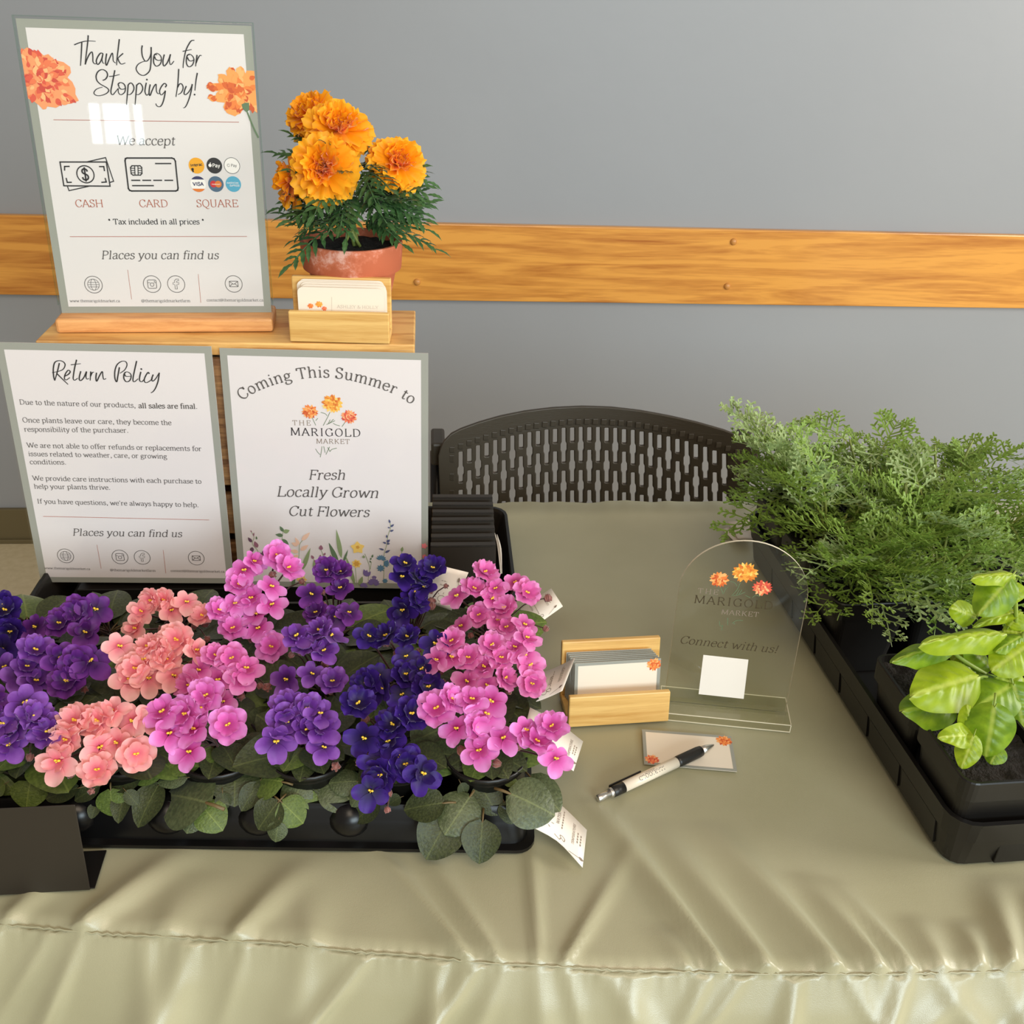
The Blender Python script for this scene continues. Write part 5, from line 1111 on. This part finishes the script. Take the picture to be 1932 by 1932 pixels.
# ---------------------------------------------------------------- marigold in a terracotta pot
rm = random.Random(5)
def terracotta():
    m = pmat('terracotta', rgb(186,98,62), .75); nt = m.node_tree; b = nt.nodes['Principled BSDF']; L = nt.links
    tc = nt.nodes.new('ShaderNodeTexCoord'); n = nt.nodes.new('ShaderNodeTexNoise'); n.inputs['Scale'].default_value = 24; n.inputs['Detail'].default_value = 9; n.inputs['Roughness'].default_value = .72; L.new(tc.outputs['Object'], n.inputs['Vector'])
    r = nt.nodes.new('ShaderNodeValToRGB'); e = r.color_ramp.elements; e[0].position = .50; e[0].color = rgb(178,92,58); e[1].position = .66; e[1].color = rgb(222,172,156); k = e.new(.57); k.color = rgb(192,108,76); L.new(n.outputs['Fac'], r.inputs[0]); L.new(r.outputs[0], b.inputs['Base Color'])
    bn = nt.nodes.new('ShaderNodeBump'); bn.inputs['Strength'].default_value = .3; bn.inputs['Distance'].default_value = .001; L.new(n.outputs['Fac'], bn.inputs['Height']); L.new(bn.outputs[0], b.inputs['Normal'])
terracotta()
MY = 1.112; rimc = aty(663, 452, MY); PH = rimc.z - T - CZ
mt = thing('potted_marigold', 'orange marigold in a weathered terracotta pot on the crate behind the card holder', 'potted plant', loc=(rimc.x, MY, T+CZ+.0006)); MBASE = Vector((rimc.x, MY, T+CZ+.0006))
Rr = (aty(760,455,MY)-aty(566,450,MY)).length/2
mb = MB(); mb.lathe([(Rr*.62,0),(Rr*.65,.001),(Rr*.87,PH*.66),(Rr*.965,PH*.665),(Rr*.97,PH*.68),(Rr*1.0,PH*.97),(Rr*.985,PH),(Rr*.93,PH),(Rr*.915,PH*.97),(Rr*.86,PH*.70)], 56, cap0=True); mb.build('pot', MAT['terracotta'], mt, True).modifiers.new('e', 'EDGE_SPLIT').split_angle = radians(42)
mb = MB(); mb.grid(lambda u, v: V(Rr*.91*v*cos(2*pi*u), Rr*.91*v*sin(2*pi*u), PH*.90+.004*noise.noise((cos(2*pi*u)*v*6, sin(2*pi*u)*v*6, 1))), 32, 10); mb.build('soil', MAT['soil'], mt, True)
def pom(seed, R):
    r = random.Random(seed); mb = MB()
    for n, ln, el, wd in ((13,1.0,-12,.36),(13,.98,8,.36),(12,.88,26,.34),(11,.76,44,.30),(10,.62,60,.25),(8,.48,74,.20),(6,.36,84,.15)):
        a0 = r.uniform(0, 6)
        for i in range(n):
            a = a0+2*pi*(i+r.uniform(-.25,.25))/n; e = radians(el+r.uniform(-9,9)); L = R*ln*r.uniform(.88,1.08); W = R*wd*r.uniform(.9,1.25); ph = r.uniform(0, 6); fr = r.uniform(4.5, 7)
            d = V(cos(a)*cos(e), sin(a)*cos(e), sin(e)); p = V(-sin(a), cos(a), 0); nn = d.cross(p)*-1
            def fn(u, v):
                s = 2*u-1; w = W*(.22+.78*v**.8)*(1-.25*max(0, v-.8)/.2*s*s)
                rad = L*(.10+.90*v)*(1-.10*s*s*v) * (1+.05*sin(fr*1.7*s+ph)*v**4)
                z = R*(.085*sin(fr*s+ph)*v*v + .22*v*v*(1 if el < 40 else -.15) - .30*max(0, v-.6)**1.3*(1 if el < 30 else .2))
                return d*rad + p*(s*w) + nn*z
            mb.grid(fn, 8, 5)
    return mb.mesh('marigold_petals', MAT['petal_marigold'], True)
HEADS = [((583,206), 1.135, .0315, (-.45,-.35,.80)), ((640,234), 1.085, .0350, (.10,-.62,.75)), ((608,314), 1.055, .0365, (-.10,-.92,.40)), ((754,302), 1.080, .0320, (.35,-.72,.60)), ((538,337), 1.095, .0290, (-.90,-.25,.30))]
for k, ((px, py), y, R, nv) in enumerate(HEADS):
    p = aty(px, py, y); n = V(*nv).normalized(); M = frame(n.orthogonal(), n, p - n*R*.25 - MBASE)
    f = inst('flower_head', pom(50+k, R), mt, M)
    mb = MB(); mb.lathe([(.0018,-R*.75),(.006,-R*.62),(.0085,-R*.25),(.0075,-R*.02)], 12); c = mb.build('calyx', MAT['leaf_marigold'], f, True)
    e = p - n*R*.9 - MBASE; a = V(rm.uniform(-.010,.010), rm.uniform(-.01,.01), PH*.9)
    mb = MB(); mb.tube(crspline([a, a.lerp(e, .5)+V(0,0,.012), e], 5), .0019, 7); mb.build('stem', MAT['fern_stem'], mt, True)
def marigold_leaf(seed):
    r = random.Random(seed); mb = MB(); L = .062
    zc = lambda x: -.35*x*x/L + .12*x
    mb.tube([(x*L/6, 0, zc(x*L/6)) for x in range(7)], [.0009]*6+[.0004], 5)
    def leaflet(x0, a, ln, wd):
        n = 7; top = []; d = (cos(a), sin(a))
        for i in range(n+1):
            t = i/n; w = wd*sin(pi*(t*.9+.07))*(1 if i % 2 else .72) if i < n else 0
            for sg in (1, 0, -1):
                x = t*ln; y = sg*w
                px_ = x0 + x*d[0]-y*d[1]; py_ = x*d[1]+y*d[0]
                top.append((px_, py_, zc(x0) - .25*x*x/ln*1.2 + .35*abs(y) + r.uniform(-.0003,.0003)))
        mb.add(top, [(3*i+k, 3*i+3+k, 3*i+4+k, 3*i+1+k) for i in range(n) for k in (0, 1)])
    for i in range(6):
        x0 = L*(.14+.14*i); ln = .024*(1-.35*abs(i-2.5)/2.5)
        for sg in (1, -1): leaflet(x0, sg*radians(62-4*i+r.uniform(-6,6)), ln, .0030)
    leaflet(L*.97, 0, .020, .0032)
    return mb.mesh('marigold_leaf', MAT['leaf_marigold'], True)
ML = [marigold_leaf(k) for k in range(4)]
for i in range(94):
    a = rm.uniform(0, 2*pi); h = rm.uniform(.0,.085)**1.0; el = rm.uniform(-.35,.65); rad = rm.uniform(.006,.030)
    if i >= 50: a = radians(rm.uniform(-170,-10)); h = rm.uniform(.01,.07); rad = rm.uniform(.018,.036)
    if i >= 78: a = radians(rm.uniform(-5,75)); h = rm.uniform(.03,.085); rad = rm.uniform(.02,.038); el = rm.uniform(-.3,.3)
    p = V(rad*cos(a)+.004, rad*sin(a), PH*.95 + .012 + h); d = V(cos(a)*cos(el), sin(a)*cos(el)*.9, sin(el))
    inst('leaf', ML[i % 4], mt, frame(d, V(rm.uniform(-.3,.3), rm.uniform(-.7,0), 1), p, rm.uniform(.62,1.02)))

# ---------------------------------------------------------------- herb pots
HM_ = Matrix.Translation((HX, HY, T+.0035)) @ Matrix.Rotation(HROT, 4, 'Z')
AC = [.0410, .1310, .2210]; BR = [.0455, .134, .220, .3065, .3880, .4770]
def square_pot():
    mb = MB(); prof = [(.0310,0),(.0315,.001),(.0400,.076),(.0432,.077),(.0440,.0965),(.0434,.0978),(.0412,.0978),(.0404,.090)]; R = []
    for h, z in prof:
        r = h*.26; pts = []
        for cx, cy, a0 in ((h-r, h-r, 0), (-h+r, h-r, pi/2), (-h+r, -h+r, pi), (h-r, -h+r, 1.5*pi)):
            for i in range(6): a = a0+pi/2*i/5; pts.append((cx+r*cos(a), cy+r*sin(a), z))
        R.append(pts)
    n = len(R[0]); vs = [p for r in R for p in r]
    mb.add(vs, [(j*n+i, j*n+(i+1)%n, (j+1)*n+(i+1)%n, (j+1)*n+i) for j in range(len(R)-1) for i in range(n)] + [tuple(range(n))[::-1]])
    return mb.mesh('square_pot', MAT['black_plastic'], False)
SPOT = square_pot()
mb = MB(); mb.grid(lambda u, v: V(.0808*(u-.5), .0808*(v-.5), .0895+.0030*noise.noise((u*7, v*7, 2))+.0018*noise.noise((u*23, v*23, 5))), 30, 30); SSOIL = mb.mesh('pot_soil', MAT['soil'], True)
def frond(seed, L=.085):
    """finely divided leaf: midrib, side branches, forked tips; returned as vertex and face lists"""
    r = random.Random(seed); mb = MB(); zc = lambda x: .16*x - .9*x*x/L*.55
    def strip(a, b, w0, w1, mi=0):
        d = (b-a); t = d.normalized(); nrm = t.cross(V(r.uniform(-.5,.5), r.uniform(-.5,.5), 1)).normalized(); m = a.lerp(b, .55) + nrm*d.length*r.uniform(-.06,.06)
        up = t.cross(nrm)*.35*w0
        mb.add([a-nrm*w0*.5, a+nrm*w0*.5, m-nrm*w0*.62, m+nrm*w0*.62, b-nrm*w1*.5, b+nrm*w1*.5, m+up*1.2], [(0,1,3,6), (0,6,2), (2,6,5,4), (6,3,5)], mi)
    N = 9
    for i in range(N): strip(V(L*i/N, 0, zc(L*i/N)), V(L*(i+1)/N, 0, zc(L*(i+1)/N)), .0020-.0011*i/N, .0020-.0011*(i+1)/N, 1 if i < 3 else 0)
    for i in range(7):
        x = L*(.20+.115*i); ln = L*.36*(1-.55*abs(i-2)/5)
        for sg in (1, -1):
            a = sg*radians(58-3*i+r.uniform(-9,9)); o = V(x+r.uniform(-.002,.002), 0, zc(x)); d = V(cos(a), sin(a), r.uniform(-.1,.35)).normalized(); e = o+d*ln
            strip(o, e, .0020, .0016)
            for j in range(3):
                f = .40+.28*j; q = o+d*ln*f
                for s2 in (1, -1):
                    if r.random() < .12: continue
                    b = a + s2*radians(r.uniform(30,58)); l2 = ln*r.uniform(.26,.42)*(1.15-.5*f); d2 = V(cos(b), sin(b), r.uniform(-.25,.5)).normalized(); q2 = q+d2*l2
                    strip(q, q2, .0021, .0016)
                    if r.random() < .55:
                        c = b + s2*radians(r.uniform(20,45)); strip(q+d2*l2*.55, q+d2*l2*.55+V(cos(c), sin(c), r.uniform(-.2,.4)).normalized()*l2*.5, .0020, .0014)
    return mb
FR = [frond(100+k) for k in range(5)]
def herb_pot(name, label, a, b, loc=None):
    p = HM_ @ V(AC[a], BR[b], .0037)
    t = thing(name, label, 'potted plant', M=Matrix.Translation(p) @ Matrix.Rotation(HROT, 4, 'Z'))
    inst('pot', SPOT, t); inst('soil', SSOIL, t); return t, p
rc = random.Random(77)
def chamomile(label, a, b, n=64, hgt=.10, spread=1.0, lean=(0,0)):
    t, p = herb_pot('potted_chamomile', label, a, b)
    mb = MB(); st = MB()
    shoots = []
    for i in range(9):
        q = rc.uniform(0, 2*pi); rr_ = rc.uniform(.004,.026); top = V(rr_*cos(q)*2.0*spread+lean[0], rr_*sin(q)*2.0*spread+lean[1], .09+hgt*rc.uniform(.35,1)); root = V(rr_*.6*cos(q), rr_*.6*sin(q), .088)
        pth = crspline([root, root.lerp(top,.5)+V(0,0,.008), top], 4); st.tube(pth, [.0016]*(len(pth)-1)+[.0008], 5); shoots.append(pth)
    for i in range(n):
        pth = shoots[i % 9]; u = rc.uniform(.15,1.0); o = pth[min(int(u*(len(pth)-1)), len(pth)-1)]
        q = rc.uniform(0, 2*pi); el = rc.uniform(-.25,.75) if u < .8 else rc.uniform(.1,1.0)
        out = V(cos(q), sin(q), 0)*.8 + V(o.x, o.y, 0)*14; out.z = 0; out = out.normalized(); d = V(out.x*cos(el), out.y*cos(el), sin(el))
        M = frame(d, V(rc.uniform(-.4,.4), rc.uniform(-.4,.4), 1), o, rc.uniform(.72,1.12)*spread)
        f = FR[rc.randrange(5)]; hi = 2 if rc.random() < .22 else 0
        mb.add(f.v, f.f, 0, M)
        for k in range(len(f.m)): mb.m[-len(f.m)+k] = 1 if f.m[k] else hi
    mb.build('foliage', [MAT['fern_green'], MAT['fern_stem'], MAT['fern_pale']], t, True); st.build('stems', MAT['fern_stem'], t, True)
chamomile('feathery chamomile in the left column of the herb tray, nearest the arched sign', 0, 3, 32, .06)
chamomile('feathery chamomile in the left column of the herb tray, one pot from the far end', 0, 4, 32, .085)
chamomile('tall feathery chamomile at the far left corner of the herb tray before the chair', 0, 5, 34, .070, 1.05, (-.016,0))
chamomile('feathery chamomile in the middle column just behind the basil', 1, 3, 30, .06)
chamomile('feathery chamomile at the centre of the chamomile block', 1, 4, 32, .075)
chamomile('feathery chamomile in the middle column at the far end of the tray', 1, 5, 32, .085)
chamomile('feathery chamomile in the right column at the far end, against the picture edge', 2, 5, 32, .085)
chamomile('feathery chamomile in the right column, second from the far end at the picture edge', 2, 4, 32, .075)

# basil
BL = [leaf_mesh('basil_leaf', [MAT[m], MAT['stem_green']], .05, .020, cu_, cp, .14, 30+k, .28, .10, .12, 16, 24, .10, .0010) for k, (m, cu_, cp) in enumerate((('leaf_basil',.16,-.20),('leaf_basil_green',.22,-.30),('leaf_basil',.26,.22),('leaf_basil_green',.14,-.12)))]
def basil(t, root, s, stems):
    for e in s.split('|'):
        v = [float(x) for x in e.split()]; k = int(v[5]); yb, yt = v[6], v[7]
        (bx, by), (tx, ty) = [(q[0]*.32095+1500, q[1]*.32095+1040) for q in ((v[0], v[1]), (v[2], v[3]))]
        p = aty(bx, by, yb); q = aty(tx, ty, yt); d = q-p; n = (CAM-p).normalized()*v[8] + V(.15,0,1)*(1-v[8])
        W = 1.22*v[4]*.32095/1912.6*((p-CAM).dot(CF)); ln = d.length
        inst('leaf', BL[k], t, frame(d, n, root.inverted() @ p, ln/.05) @ Matrix.Diagonal((1, W/.040/(ln/.05), 1, 1)))
    for e in stems.split('|'):
        v = [float(x) for x in e.split()]; P = []
        for i in range(0, len(v), 3): P.append(root.inverted() @ aty(v[i]*.32095+1500, v[i+1]*.32095+1040, v[i+2]))
        mb = MB(); mb.tube(crspline(P, 5) if len(P) > 2 else P, .0019, 8); mb.build('stem', MAT['stem_green'], t, True)
tA, pA = herb_pot('potted_basil', 'basil seedling with a few small leaves in the nearest pot of the herb tray', 0, 0)
tB, pB = herb_pot('potted_basil', 'leafy lime green basil in the second pot of the herb tray', 0, 1)
bpy.context.view_layer.update()
basil(tA, Matrix.Translation(pA) @ Matrix.Rotation(HROT, 4, 'Z'), '1170 920 1120 1220 235 1 .625 .605 .75|1048 1092 975 1272 125 0 .615 .60 .8|1040 1085 890 1075 125 2 .62 .61 .8|1050 1075 1020 910 125 0 .625 .635 .8|1200 1150 1150 1240 110 1 .62 .61 .5',
      '1040 1140 .625 1050 1090 .618|1200 1180 .63 1190 1000 .63 1180 905 .628')
basil(tB, Matrix.Translation(pB) @ Matrix.Rotation(HROT, 4, 'Z'), '1225 490 790 470 150 0 .70 .675 .45|920 550 612 585 135 1 .70 .68 .5|1070 740 728 800 275 0 .675 .645 .7|945 900 690 900 210 1 .67 .65 .75|1290 140 1072 120 95 0 .705 .69 .5|1260 160 1085 345 190 1 .70 .68 .8|1300 190 1275 300 110 0 .70 .69 .8|1060 390 945 330 130 0 .72 .71 .8|1300 360 1090 395 80 2 .715 .70 .6|1230 470 1370 480 120 0 .71 .70 .6|1330 500 1200 560 110 1 .70 .685 .7|1150 690 1045 560 150 1 .71 .70 .7|1120 740 1000 660 110 0 .71 .70 .7|1360 560 1165 680 210 0 .69 .675 .8|1190 740 1400 830 150 0 .685 .67 .7|1280 780 1095 880 250 1 .68 .655 .8|1285 790 1350 1050 210 1 .675 .65 .8|1260 440 1330 360 120 0 .71 .71 .7|1160 540 1100 480 90 1 .72 .71 .7|930 640 1030 530 90 0 .72 .72 .7',
      '1250 900 .70 1290 640 .705 1300 430 .71 1290 200 .705 1280 150 .705|1290 640 .705 1190 560 .705 1130 500 .71|1250 760 .70 1120 745 .69 1060 740 .68|1150 740 .70 960 620 .70 905 550 .70|1320 620 .70 1345 480 .70')
